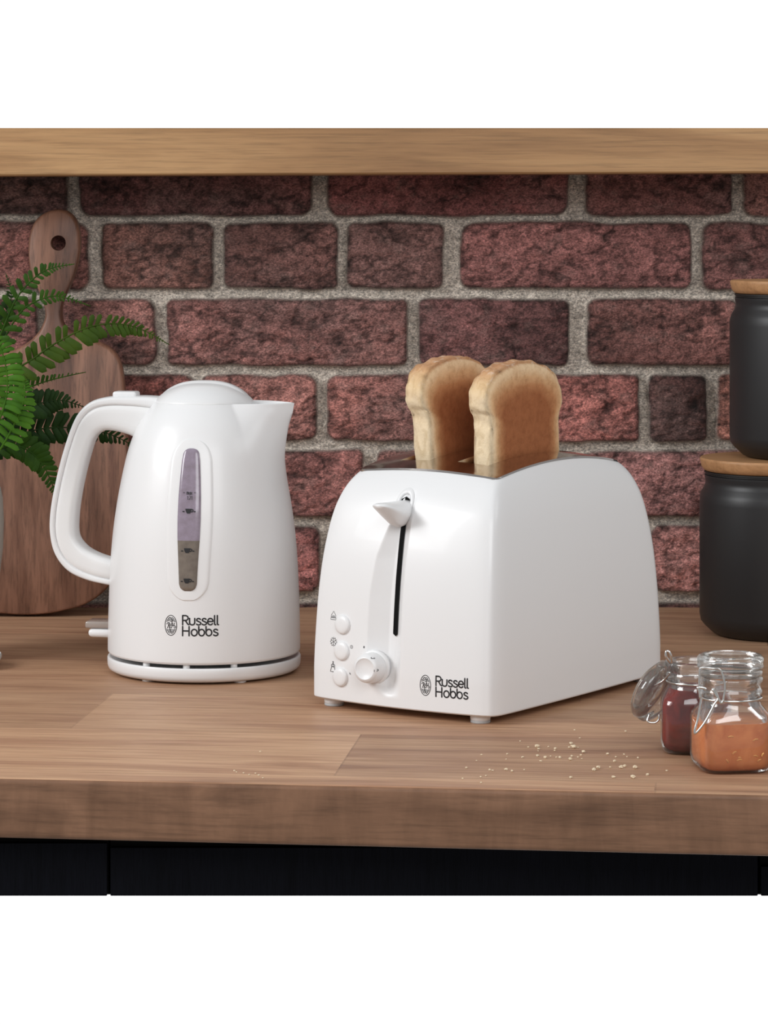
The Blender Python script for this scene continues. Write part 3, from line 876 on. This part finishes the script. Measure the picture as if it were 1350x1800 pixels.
    for dx, hw, ht, dz in secs:
        for i in range(n):
            a = 2 * PI * i / n; c, s = math.cos(a), math.sin(a)
            e_ = 2.4; q = 1 / ((abs(c) ** e_ + abs(s) ** e_) ** (1 / e_))
            zz = zt0 - dz - ht / 2 + q * s * ht / 2
            wf = 1 if s > 0 else (1 - .45 * abs(s))
            lv.append(Vector((loc.x + dx, yS + q * c * hw * wf, zz)))
    lf = grid_faces(n, len(secs), True) + [tuple(range(n)), tuple(range((len(secs) - 1) * n, len(secs) * n))]
    mk('lever', lv, lf, M['white'], t)
    # push buttons with symbols
    for px, py in ((603, 1098), (601.5, 1144), (599, 1190)):
        sf = Surf(px, py, bvh); R = .0078; bv = []; n = 36
        prof = [(1.0, -.0004), (.985, .0009), (.93, .0018), (.8, .0024), (.55, .0028), (.25, .0029), (.02, .0029)]
        for q, h in prof:
            for i in range(n): bv.append(sf.flat(R * q * math.cos(2 * PI * i / n), R * q * math.sin(2 * PI * i / n), h))
        mk('button', bv, grid_faces(n, len(prof), True) + [tuple(range((len(prof) - 1) * n, len(prof) * n))], M['white'], t, world=True)
    m = .001
    sf = Surf(586.5, 1082, bvh)
    eject = [[(-2.7 * m, -.1 * m), (0, 3.6 * m), (2.7 * m, -.1 * m), (-2.7 * m, -.1 * m)], [(-2.7 * m, -1.0 * m), (2.7 * m, -1.0 * m)], [(-2.7 * m, -1.7 * m), (2.7 * m, -1.7 * m), (2.9 * m, -3.2 * m), (-2.9 * m, -3.2 * m), (-2.7 * m, -1.7 * m)]]
    printed('eject_symbol', sf, eject, .00045, M['greyink'], t)
    sf = Surf(586.5, 1128, bvh); fl = []
    for k in range(6):
        a = PI / 2 + k * PI / 3; c, s = math.cos(a), math.sin(a); r = 3.8 * m
        fl.append([(0, 0), (c * r, s * r)])
        for da in (-.5, .5): fl.append([(c * r * .62, s * r * .62), (math.cos(a + da) * r * .95, math.sin(a + da) * r * .95)])
    printed('snowflake_symbol', sf, fl, .00034, M['greyink'], t)
    sf = Surf(585.5, 1172, bvh)
    rh = [[(-1.6 * m, 0), (-2.7 * m, -4 * m), (2.7 * m, -4 * m), (1.6 * m, 0)], [(0, -.4 * m), (0, 4.2 * m)], [(-1.6 * m, 0), (-2 * m, 1.2 * m), (0, 2.8 * m), (2 * m, 1.2 * m), (1.6 * m, 0)], [(-.8 * m, .2 * m), (.8 * m, .2 * m)], [(-.6 * m, 3.9 * m), (.6 * m, 3.9 * m)]]
    printed('reheat_symbol', sf, rh, .0006, M['greyink'], t)
    # browning dial
    sf = Surf(657, 1173, bvh); axis = -(Mx.to_3x3() @ Vector((1, 0, 0))); axis = (axis * .8 + sf.n * .2).normalized()
    fr = sf.p - axis * .004
    v, f = lathe([(.0122, 0), (.0124, .004), (.0121, .012), (.0113, .0165), (.0104, .0182), (.0085, .0190), (.0078, .0184), (.002, .0180)], 56, fr, axis)
    dial = mk('browning_dial', v, f, M['white'], t, world=True, sharp=60)
    v, f = lathe([(.0140, .0005), (.0138, .0052), (.0128, .0058)], 56, fr, axis); mk('dial_collar', v, f, M['white'], t, world=True)
    dbvh = BVHTree.FromPolygons([LOCAL[t.name] @ q.co for q in dial.data.vertices], [tuple(p.vertices) for p in dial.data.polygons])
    for px, py, ch, rot in ((655.5, 1157, '3', -95), (661, 1179, '2', -80)):
        s2 = Surf(px, py, dbvh); a = math.radians(rot)
        l2 = [[((x - .0008) * math.cos(a) - (y - .0015) * math.sin(a), (x - .0008) * math.sin(a) + (y - .0015) * math.cos(a)) for x, y in l] for l in text_lines(ch, .0032)]
        printed('dial_number', s2, l2, .0005, M['black'], dial, .0001, root=t)
    s2 = Surf(640, 1137.5, bvh)
    printed('dial_pointer', s2, [[(0, -.0004), (0, .0004)]], .0011, M['black'], t)
    s2 = Surf(618, 1137, bvh)
    printed('dial_scale_mark', s2, [arc(0, 0, .0013, .0013, 0, 360, 14), [(-.0003, .0005), (.0004, 0), (-.0003, -.0005)]], .0003, M['greyink'], t)
    s2 = Surf(615.5, 1184, bvh)
    printed('dial_scale_mark', s2, [[(-.0004, .0004), (.0004, -.0005)]], .0007, M['greyink'], t)
    # brand mark
    logo(t, bvh, 784, 1208, F / 2.33, M['black'], .0026, 1.03)
    # feet
    for x, y in ((-.127, -.070), (-.127, .072), (.122, -.076), (.122, .072)):
        v, f = lathe([(.0078, .0018), (.0082, .004), (.0082, .012)], 28, (x, y, 0)); ft = mk('foot', v, f, M['white_soft'], t)
        v, f = lathe([(.0076, 0), (.0080, .0004), (.0080, .002)], 28, (x, y, 0)); mk('rubber_pad', v, f, M['foot'], ft, root=t)
    return t, Mx
M['steel_dark'] = plain('toaster_inside', (.10, .085, .075), .35, metal=.8)
TS = F / 2.338
def kz_t(py): return EYE - (py - HY) / TS
TOAST, TM = toaster()

# ------------------------------------------------------------------ two slices of toast
def bread_mat():
    n = NT('toasted_bread')
    a = n.n('ShaderNodeAttribute', attribute_name='toast')
    s = n.n('ShaderNodeSeparateColor', {'Color': a.outputs['Color']})
    v = n.coord(); big = n.noise(v, 26, 4, .6, .5); mid = n.noise(v, 150, 4, .7); fine = n.noise(v, 700, 3, .7)
    v2 = n.coord(scale=(1, 1, .5), rot=(0, .5, 0)); wr = n.noise(v2, 130, 3, .6, 1.0)
    face = n.ramp(n.math('ADD', n.math('MULTIPLY', s.outputs[0], .75), n.math('MULTIPLY', big, .35)),
                  [(.14, srgb(234, 206, 168)), (.36, srgb(212, 168, 124)), (.58, srgb(184, 128, 86)), (.85, srgb(156, 96, 60))])
    face = n.mix(1.0, face, n.ramp(mid, [(.28, (.80, .76, .72)), (.5, (1, 1, 1)), (.7, (1.10, 1.12, 1.14))]), 'MULTIPLY')
    crust = n.ramp(n.math('ADD', s.outputs[2], n.math('MULTIPLY', n.math('SUBTRACT', big, .5), .5)),
                   [(.2, srgb(236, 214, 180)), (.55, srgb(226, 196, 154)), (.85, srgb(206, 162, 120)), (1, srgb(192, 144, 106))])
    crust = n.mix(1.0, crust, n.ramp(wr, [(.35, (.84, .80, .74)), (.55, (1, 1, 1))]), 'MULTIPLY')
    flour = n.math('MULTIPLY', n.ramp(mid, [(.52, (0, 0, 0)), (.66, (1, 1, 1))]), n.math('MULTIPLY', s.outputs[2], .55))
    crust = n.mix(flour, crust, srgb(226, 206, 186))
    col = n.mix(s.outputs[1], face, crust)
    nb = n.bump(mid, .5, .0012); nb = n.bump(fine, .5, .0006, nb)
    return n.bsdf(Base_Color=col, Roughness=.8, Specular_IOR_Level=.2, Normal=nb)
M['bread'] = bread_mat()
def bread(x0, yc, zb, height, seed, label, lean=0.0, rake=0.0, wide=1.0):
    """Slice standing in a slot: outline in the toaster's x-z plane, thickness along y."""
    rr = random.Random(seed); th = .0212
    out = [(.003, 0), (.002, .03), (.0025, .055), (.0030, .070), (.0015, .078), (-.0025, .083), (-.0045, .090), (-.0030, .099), (.0025, .1075), (.011, .1140), (.022, .1175), (.036, .1205), (.052, .1215), (.068, .1200), (.082, .1160), (.094, .1095), (.1025, .1010), (.1062, .0915), (.1055, .083), (.1022, .077), (.1005, .069), (.1010, .055), (.1010, .03), (.100, 0), (.05, -.0008)]
    P = smooth_path([(a, b * height / .1215, 0) for a, b in out + [out[0]]], 145)[:-1]; N = len(P)
    c = Vector((.05, .055, 0)); V = []; A = []
    def wob(i, k): return .0007 * math.sin(i * .31 + seed + k * 2.1) + .0005 * math.sin(i * .83 + seed * 2 + k * 3.3)
    def add(p, y, s, e, cr, i, k): V.append(TM @ Vector((x0 + p.x * wide - rake * max(0, p.y - .03), yc + y + lean * (p.y), zb + p.y))); A.append((s, e, cr, 1))
    scales = [.03, .2, .4, .6, .75, .85, .92, .965, .99]
    for side in (-1, 1):
        for sc in (scales if side == -1 else scales[::-1]):
            for i in range(N):
                p = c + (P[i] - c) * sc
                h = p.y / height
                tone = min(1, max(0, (1 - sc) * 2.6)) * (.75 + .25 * math.sin(h * 3.6)) * (1 - .55 * max(0, (h - .80) / .2))
                dent = .0016 * max(0, 1 - sc) ** .5 - (.0030 if sc > .98 else .0010 if sc > .95 else 0)
                hh = max(0, (h - .66) / .34)
                add(p, side * (th / 2 + dent * .3 - (.0016 if sc > .98 else .0004 if sc > .95 else 0)), tone, 1.0 if sc > .98 else .25 if sc > .95 else 0.0, min(1, hh * 1.1), i, 0)
        if side == -1:
            for q in (-.36, -.18, 0, .18, .36):
                for i in range(N):
                    nrm = (P[i] - c).normalized(); h = P[i].y / height
                    p = P[i] + nrm * (wob(i, q * 9) + .0012 * (1 - (q / .42) ** 2))
                    add(p, q * 2 * th / 2 * 1.12, .2, 1.0, min(1, max(0, (h - .66) / .34) * 1.1), i, q)
    R = len(V) // N
    Fc = grid_faces(N, R, True) + [tuple(range(N)), tuple(range((R - 1) * N, R * N))]
    o = mk('bread_slice', V, Fc, M['bread'])
    ca = o.data.color_attributes.new('toast', 'FLOAT_COLOR', 'POINT')
    ca.data.foreach_set('color', [x for a in A for x in a])
    put(o, label, 'toast', 'slices of toast in the toaster')
bread(-.0600, -.0285, .160, .1190, 1, 'golden toast slice standing in the right slot of the toaster, nearer the camera', 0, .02, 1.07)
bread(-.0590, .0290, .160, .1215, 4, 'golden toast slice standing in the left slot of the toaster, partly behind the other slice', -.004, .17, 1.04)

# ------------------------------------------------------------------ black canisters with wooden lids
M['lidwood'] = wood('pale_lid_wood', [(.3, srgb(150, 108, 72)), (.5, srgb(186, 140, 98)), (.75, srgb(164, 120, 80))], (.12, 1, 1), 18, rough=.5, fine=.2, bump=.1)
def canister(px, Y, z0, label):
    x = (px - HX) * Y / F
    t = thing('storage_canister', (x, Y, z0), 0, label, 'canister', 'black canisters stacked at the right')
    R = .0712; Hb = .1555
    prof = [(.045, 0), (.0545, .0003), (.0585, .0018), (.0665, .0090), (.0700, .0135), (R, .020), (R, .126), (R - .0003, .132), (R - .0018, .1365), (R - .0042, .1405), (R - .0056, .144), (R - .0058, .1475), (R - .0050, .1500), (R - .0050, .1525), (R - .008, .1530)]
    v, f = lathe(prof, 96); mk('body', v, f, M['canister'], t, sharp=50)
    v, f = lathe([(R - .0055, .1531), (R - .0055, .1545), (R - .0045, .1548), (R - .0045, .1562)], 96); mk('seal', v, f, M['seal'], t, sharp=50)
    Rl = R - .0035
    v, f = lathe([(Rl - .003, .1563), (Rl - .0008, .1572), (Rl + .0016, .1605), (Rl + .0030, .1665), (Rl + .0030, .1680), (Rl + .0022, .1690), (Rl - .02, .1690)], 96); mk('lid', v, f, M['lidwood'], t, sharp=40)
CY = 2.775
canister(1361, CY, T, 'black canister with a wooden lid standing on the worktop, bottom of the stack')
canister(1414, CY + .004, T + .1692, 'black canister with a wooden lid stacked on top of the other canister')

# ------------------------------------------------------------------ clip-top jars
def jelly(name, col, dark, sub=.0):
    n = NT(name)
    v = n.coord(); nz = n.noise(v, 60, 4, .6, .6); n2 = n.noise(v, 240, 3)
    c = n.ramp(nz, [(.3, dark), (.65, col)])
    c = n.mix(n.ramp(n2, [(.66, (0, 0, 0)), (.74, (.35,) * 3)]), c, tuple(min(1, k * 1.6) for k in col))
    return n.bsdf(Base_Color=c, Roughness=.2, Transmission_Weight=sub, IOR=1.1, Coat_Weight=.4, Specular_IOR_Level=.5)
M['jam'] = jelly('red_jam', srgb(146, 40, 28), srgb(92, 16, 14), .0)
M['marmalade'] = jelly('orange_marmalade', srgb(226, 148, 90), srgb(204, 118, 68), .0)
M['peel'] = plain('orange_peel_shreds', srgb(244, 186, 112), .3)

def jar(px, py_front, name, label, fill, mat, closed, rot, group=None):
    Yf = F * EYE / (py_front - HY); R = .0268
    Y = Yf + R; x = (px - HX) * Y / F
    t = thing(name, (x, Y, T), rot, label, 'jar', None)
    prof = [(.014, .0012), (.020, .0003), (.0238, .001), (.0258, .004), (R, .009), (R, .036), (.0262, .0405), (.0240, .0445), (.0222, .0470), (.0216, .0500), (.0216, .0540), (.0228, .0550), (.0232, .0565), (.0226, .0580), (.0220, .0592), (.0220, .0625), (.0232, .0635), (.0236, .0655), (.0230, .0672), (.0205, .0676), (.0195, .0660), (.0195, .050), (.0205, .0465), (.0238, .0400), (.0246, .036), (.0246, .010), (.023, .006), (.012, .0035)]
    sqz = lambda z: 4.6 if z < .038 else 2 + 2.6 * max(0, 1 - (z - .038) / .009)
    v, f = lathe(prof, 72, sq=lambda k: sqz(prof[k][1]))
    mk('glass_body', v, f, M['glass'], t, sharp=70)
    cp = [(.010, .0022), (.0215, .0022), (.0245, .0050), (.0257, .0100), (.0256, min(fill, .036))] + ([(.0246, .0400), (.0212, fill)] if fill > .04 else []) 
    top = cp[-1]; cp += [(top[0] - .0015, top[1] + .0004), (.006, top[1] - .0006)]
    v, f = lathe(cp, 72, sq=lambda k: sqz(cp[k][1])); mk('contents', v, f, mat, t, sharp=60)
    # neck wire
    nr = .0224; zc = .0520
    v, f = tube([(nr * math.cos(2 * PI * i / 48), nr * math.sin(2 * PI * i / 48), zc) for i in range(48)], .00085, 8, True)
    wire = mk('neck_wire', v, f, M['steel'], t)
    return t, Vector((x, Y, T))

def glass_lid_profile():
    return [(.004, .0), (.0175, 0), (.0205, .0006), (.0236, .0010), (.0244, .0028), (.0236, .0045), (.0242, .0058), (.0240, .0085), (.0225, .0102), (.0195, .0106), (.0178, .0092), (.004, .0086)]

def wire(name, pts, t, r=.0009, n=60, closed=False, world=True):
    p = smooth_path(pts, n)
    v, f = tube(p, r, 8); return mk(name, v, f, M['steel'], t, world=world)

def jars():
    # marmalade jar, lid closed, clip hanging at the front left
    t, c = jar(1284, 1363, 'clip_top_jar', 'clip-top glass jar of orange marmalade, the front jar at the right edge of the worktop', .0375, M['marmalade'], True, math.radians(8))
    Y = c.y
    v, f = lathe([(r, z + .0722) for r, z in glass_lid_profile()], 64)
    mk('glass_lid', v, f, M['glass_lid'], t, sharp=60)
    v, f = lathe([(.0200, .0680), (.0230, .0682), (.0232, .0700), (.0230, .0716), (.0200, .0718)], 64)
    mk('gasket', v, f, M['glass_lid'], t)
    Yw = Y - .0235
    P = lambda px, py, dy=0: at(px, py, Yw + dy)
    wire('clip', [P(1231, 1228, -.001), P(1229, 1205), P(1231, 1177), P(1236, 1174), P(1252, 1175, -.001), P(1266, 1178), P(1273, 1198), P(1274, 1215), P(1271, 1232)], t, .00085)
    wire('clip', [P(1226, 1207), P(1231, 1222), P(1232, 1232), P(1227, 1262, -.001), P(1221, 1285, -.002), P(1224, 1288, -.002), P(1240, 1268, -.002), P(1256, 1238, -.001), P(1262, 1226), P(1256, 1214), P(1252, 1210)], t, .00085)
    wire('clip', [P(1228, 1208), P(1236, 1209), P(1241, 1212)], t, .0011, 16)
    wire('clip', [P(1252, 1211), P(1262, 1228), P(1268, 1236), P(1272, 1230)], t, .0009, 24)
    # peel shreds against the glass
    rr = random.Random(5)
    for k in range(9):
        a = rr.uniform(-2.4, -.7); q = .0236; z = rr.uniform(.010, .030)
        p0 = Vector((rr.uniform(-.017, .019), -.0258, z)); d = Vector((rr.uniform(-1, 1), .2, rr.uniform(-.6, .6))) * .0022; d.y = 0
        v, f = tube([p0 - d, p0 + Vector((0, 0, .0006)), p0 + d], .0006, 6); mk('peel_shred', v, f, M['peel'], t)
    # jam jar, lid open and hanging at its left
    t, c = jar(1224, 1330, 'clip_top_jar', 'open clip-top glass jar of dark red jam, between the toaster and the marmalade jar', .0470, M['jam'], False, math.radians(-6))
    Y = c.y
    cen = at(1152, 1214, Y + .006)
    ax = Vector((-.72, .55, .42)).normalized()
    prof = glass_lid_profile()
    v, f = lathe([(r * 1.02, z - .005) for r, z in prof], 64, cen, -ax)
    lid = mk('glass_lid', v, f, M['glass_lid'], t, world=True, sharp=60); lid['label'] = 'open greenish glass lid'
    v, f = lathe([(.0165, -.0075), (.0190, -.0070), (.0195, -.0055), (.0180, -.0050)], 56, cen, -ax); mk('gasket', v, f, M['glass_lid'], t, world=True)
    wire('hinge_wire', [at(1178, 1182, Y - .012), at(1174, 1188, Y - .008), at(1166, 1196, Y - .004), at(1150, 1205, Y - .006)], t, .0008, 24)
    wire('lid_wire', [at(1141, 1255, Y - .006), at(1138, 1266, Y - .008), at(1142, 1270, Y - .009), at(1152, 1270, Y - .009), at(1158, 1264, Y - .008), at(1159, 1256, Y - .006)], t, .0008, 40)
    wire('clip', [at(1178, 1165, Y - .016), at(1171, 1155, Y - .018), at(1171, 1146, Y - .018), at(1175, 1145, Y - .018), at(1179, 1152, Y - .018), at(1181, 1166, Y - .016)], t, .0009, 40)
jars()

# ------------------------------------------------------------------ fern in a pot at the left edge
def leaf_mat(name, a, b, tr=.25):
    n = NT(name)
    v = n.coord(); nz = n.noise(v, 45, 3, .6)
    c = n.ramp(nz, [(.3, a), (.7, b)])
    return n.bsdf(Base_Color=c, Roughness=.6, Specular_IOR_Level=.15)
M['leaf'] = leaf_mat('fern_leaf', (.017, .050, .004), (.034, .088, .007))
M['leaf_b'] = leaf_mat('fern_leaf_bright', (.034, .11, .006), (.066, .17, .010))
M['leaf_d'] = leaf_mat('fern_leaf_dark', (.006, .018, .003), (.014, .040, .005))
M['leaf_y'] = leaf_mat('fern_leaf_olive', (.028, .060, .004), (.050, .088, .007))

def fern():
    Yp = 2.62
    base = at(-98, 1160, Yp)
    t = thing('potted_fern', (base.x, Yp, T), 0, 'green fern with arching fronds in a pale pot at the left edge', 'plant')
    R = .0535; k = 1
    prof = [(.030, 0), (.0345, .002), (.040, .03), (.049, .07), (.0528, .10), (R, .125), (.0525, .145), (.0505, .1545), (.0485, .1555), (.0465, .152), (.046, .138)]
    v, f = lathe(prof, 64); mk('pot', v, f, M['pot'], t, sharp=60)
    v, f = lathe([(.0455, .132), (.0460, .1395), (.03, .142), (.004, .144)], 48); mk('soil', v, f, M['soil'], t)
    crown_p = base + Vector((0, 0, .142))
    rr = random.Random(9)
    def frond(pts, La, Lb, mat, n_, taper=.5, face=(0, -1, 0), tilt=.22, wf=.42, droop=.0, start=.0, twist=0):
        """Stem through pts (px, py, depth offset); leaflet lengths La (above), Lb (below) in pixels."""
        n = int(n_ * .78); P3 = [at(a, b, Yp + d) for a, b, d in pts]
        stem = smooth_path(P3, 80); V, Fc = tube(stem, lambda s: .0011 * (1 - .8 * s) + .00018, 6)
        for k in range(n):
            tt = (k + .5) / n; s = start + (1 - start) * (1 - (1 - tt) ** 1.35)
            i = min(78, int(s * 79)); p = stem[i]; tg = (stem[i + 1] - stem[i]).normalized()
            nf = Vector(face).normalized(); sd = nf.cross(tg).normalized()
            if sd.z < 0: sd = -sd
            env = min(1, (s - start + .12) / .16) * (1 - max(0, (s - taper) / (1 - taper)) ** 1.25) + .03
            for sg, L0 in ((1, La), (-1, Lb)):
                if L0 <= 0: continue
                L = L0 * Yp / F * env * rr.uniform(.9, 1.08)
                if L < .0008: continue
                d = (sd * sg + tg * (.42 + .25 * s) + nf * rr.uniform(-tilt, tilt) + Vector((0, 0, -droop))).normalized()
                w = max(.0007, min(L * wf, .0078)) * (1 if L > .004 else .9)
                bn = d.cross(nf).normalized(); up = bn.cross(d).normalized()
                if up.dot(nf) < 0: up = -up
                o = len(V); m = 6; q = p
                for j in range(m + 1):
                    u = j / m; wd = w * (.72 + .41 * u if u < .35 else .865 + .135 * math.sin((u - .35) * 3)) * (1 if u < .72 else math.sqrt(max(0, 1 - ((u - .72) / .28) ** 2))) + 1e-5
                    cc = q + d * L * u + up * (.12 * L * math.sin(u * PI * .8)) - Vector((0, 0, 1)) * (droop * .5 * L * u * u)
                    V += [cc - bn * wd * .5 - up * wd * .14, cc + up * .06 * wd, cc + bn * wd * .5 - up * wd * .14]
                for j in range(m):
                    a = o + j * 3; Fc += [(a, a + 1, a + 4, a + 3), (a + 1, a + 2, a + 5, a + 4)]
        mk('frond', V, Fc, mat, t, world=True)
    C0 = (-96, 880, 0)
    frond([C0, (-70, 720, -.01), (-25, 640, -.02), (0, 590, -.02), (30, 523, -.03), (66, 484, -.03), (96, 470, -.03), (131, 464, -.03)], 30, 26, M['leaf'], 26, .42, start=.40)
    frond([C0, (-75, 740, .0), (-30, 665, .0), (5, 600, .0), (40, 545, -.01), (85, 522, -.01), (118, 524, -.01), (159, 538, -.01)], 26, 24, M['leaf'], 26, .42, start=.38)
    frond([C0, (-60, 730, .03), (-10, 670, .03), (50, 636, .03), (100, 602, .03), (160, 574, .03), (215, 570, .035), (255, 582, .04), (298, 606, .04)], 27, 40, M['leaf_y'], 36, .50, start=.30, tilt=.15)
    frond([C0, (-55, 770, .05), (-15, 715, .05), (30, 690, .05), (70, 674, .05), (105, 664, .05), (151, 654, .05)], 24, 7, M['leaf'], 26, .40, start=.35)
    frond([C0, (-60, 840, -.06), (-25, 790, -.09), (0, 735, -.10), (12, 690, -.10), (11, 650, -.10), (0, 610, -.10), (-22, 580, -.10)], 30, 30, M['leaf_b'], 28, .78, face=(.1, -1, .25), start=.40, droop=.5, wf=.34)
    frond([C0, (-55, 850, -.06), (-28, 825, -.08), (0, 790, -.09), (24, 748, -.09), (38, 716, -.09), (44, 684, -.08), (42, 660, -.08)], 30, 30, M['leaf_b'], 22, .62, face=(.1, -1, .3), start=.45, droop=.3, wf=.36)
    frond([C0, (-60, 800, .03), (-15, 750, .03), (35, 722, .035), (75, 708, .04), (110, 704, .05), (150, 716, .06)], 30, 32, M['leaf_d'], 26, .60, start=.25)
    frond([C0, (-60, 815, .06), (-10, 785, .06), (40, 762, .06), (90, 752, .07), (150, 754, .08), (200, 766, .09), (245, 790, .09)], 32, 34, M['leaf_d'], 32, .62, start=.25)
    frond([C0, (-60, 830, .05), (-10, 795, .05), (25, 782, .05), (55, 796, .05), (76, 818, .05), (92, 852, .05), (100, 880, .05)], 34, 30, M['leaf'], 26, .55, start=.30)
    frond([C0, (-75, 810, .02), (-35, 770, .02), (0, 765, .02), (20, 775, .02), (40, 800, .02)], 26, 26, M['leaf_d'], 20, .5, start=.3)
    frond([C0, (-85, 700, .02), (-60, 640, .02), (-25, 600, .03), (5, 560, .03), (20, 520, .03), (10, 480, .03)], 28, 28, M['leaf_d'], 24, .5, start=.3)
    frond([C0, (-110, 760, .0), (-130, 660, -.02), (-160, 590, -.03), (-210, 560, -.03)], 30, 30, M['leaf'], 24, .5, start=.3)
fern()

# pale rounded dish cut by the left edge
c = on_top(-55, 1173)
v, f = lathe([(.016, .0), (.0205, .0006), (.0262, .0040), (.0290, .0085), (.0292, .0110), (.0284, .0124), (.0268, .0118), (.0235, .0060), (.006, .0032)], 64)
d = thing('small_dish', (c.x, c.y, T), 0, 'small pale glazed dish, only its rim showing at the left edge of the worktop', 'dish')
mk('bowl', v, f, M['dish'], d, sharp=60)

# ------------------------------------------------------------------ bread crumbs
M['crumb'] = plain('bread_crumb', srgb(232, 214, 184), .8, bump=.4)
def crumbs():
    rr = random.Random(2)
    pts = [(103,245,1.2),(245,258,1.3),(263,262,1.2),(345,255,1.6),(380,266,1.5),(190,300,1),(222,292,.9),(192,335,1),(80,310,1),(195,165,.9),(165,200,.8),(352,160,1),(345,192,.8),(430,82,.9),(445,180,1.2),(480,118,1),(533,118,2.3),(543,130,1.2),(540,142,.9),(602,116,1),(645,128,1.3),(640,140,1),(740,98,1.8),(757,122,2.6),(728,122,1.4),(745,112,1.4),(782,122,1.2),(815,150,2),(800,168,1.2),(782,180,1),(805,190,1),(745,174,1.4),(735,194,1.9),(672,182,1.4),(650,180,1.1),(616,174,.9),(583,184,1.8),(555,204,1.1),(536,172,1.5),(793,62,.8),(762,14,.9),(1072,24,1.3),(962,162,1.6),(1012,178,1),(1005,205,1.5),(1062,162,.9),(1080,176,.9),(1147,184,1.2),(978,242,1.2),(880,258,2),(905,246,2.2),(1045,243,2.2),(1068,235,1.6),(1130,246,2.4),(1118,305,2.5),(998,302,1.5),(1205,288,1.6),(1322,262,1),(738,304,1.4),(455,256,.9),(-1308,262,.9),(-1296,270,.8),(-1253,276,1),(-1218,286,.9),(-1160,290,1.1),(-1135,306,.9),(-1150,146,1.1),(-1180,278,.9)]
    protos = []
    for k in range(4):
        bm = bmesh.new(); bmesh.ops.create_icosphere(bm, subdivisions=2, radius=1)
        for v in bm.verts: v.co *= rr.uniform(.72, 1.15)
        me = bpy.data.meshes.new('bread_crumb'); bm.to_mesh(me); bm.free(); me.materials.append(M['crumb']); protos.append(me)
    for k, (a, b, s) in enumerate(pts):
        p = on_top(790 + a * .2889, 1280 + b * .2889); r = .00078 * s
        o = bpy.data.objects.new('bread_crumb', protos[k % 4]); COL.objects.link(o)
        o.location = (p.x, p.y, T + r * .62); o.scale = (r, r * rr.uniform(.8, 1.3), r * .72); o.rotation_euler = (0, 0, rr.uniform(0, 6))
        put(o, 'pale bread crumb lying on the worktop in front of the toaster and kettle', 'crumb', 'bread crumbs on the worktop')
crumbs()

# ------------------------------------------------------------------ light, world, camera
w = bpy.data.worlds.new('studio'); scn.world = w; w.use_nodes = True
nt = w.node_tree; nt.nodes.clear()
tc = nt.nodes.new('ShaderNodeTexCoord'); sp = nt.nodes.new('ShaderNodeSeparateXYZ'); nt.links.new(tc.outputs['Generated'], sp.inputs[0])
mr = nt.nodes.new('ShaderNodeMapRange'); mr.interpolation_type = 'SMOOTHSTEP'
nt.links.new(sp.outputs[1], mr.inputs[0]); mr.inputs[1].default_value = .55; mr.inputs[2].default_value = .9; mr.inputs[3].default_value = .36; mr.inputs[4].default_value = 1.08
bg = nt.nodes.new('ShaderNodeBackground'); bg.inputs[0].default_value = (1, 1, 1, 1); nt.links.new(mr.outputs[0], bg.inputs[1])
wo = nt.nodes.new('ShaderNodeOutputWorld'); nt.links.new(bg.outputs[0], wo.inputs[0])

def area(name, loc, aim, sx, sy, power, col=(1, 1, 1), spread=180):
    L = bpy.data.lights.new(name, 'AREA'); L.shape = 'RECTANGLE'; L.size = sx; L.size_y = sy; L.energy = power; L.color = col; L.spread = math.radians(spread)
    o = bpy.data.objects.new(name, L); COL.objects.link(o); o.location = loc
    o.rotation_euler = (Vector(aim) - Vector(loc)).to_track_quat('-Z', 'Y').to_euler()
    return o
area('key_softbox', (-1.9, 1.7, T + 1.2), (.0, 2.6, T + .08), 1.0, 1.0, 33, (.975, .99, 1))
area('front_fill', (.4, .2, T + 1.2), (.0, 2.6, T + .1), 1.4, 1.1, 21, (.975, .99, 1))

area('side_fill', (1.25, 1.9, T + .95), (-.1, 2.55, T + .12), .5, .5, 2.6, (.975, .99, 1))
cam = bpy.data.cameras.new('camera'); co = bpy.data.objects.new('camera', cam); COL.objects.link(co)
co.location = (0, 0, T + EYE); co.rotation_euler = (PI / 2, 0, 0)
cam.sensor_fit = 'VERTICAL'; cam.sensor_height = 24; cam.lens = 24 * F / 1800
cam.shift_y = -(900 - HY) / 1800; cam.clip_start = .05
scn.camera = co
scn.view_settings.view_transform = 'Standard'; scn.view_settings.look = 'None'
scn.cycles.use_denoising = True
scn.cycles.transparent_max_bounces = 16
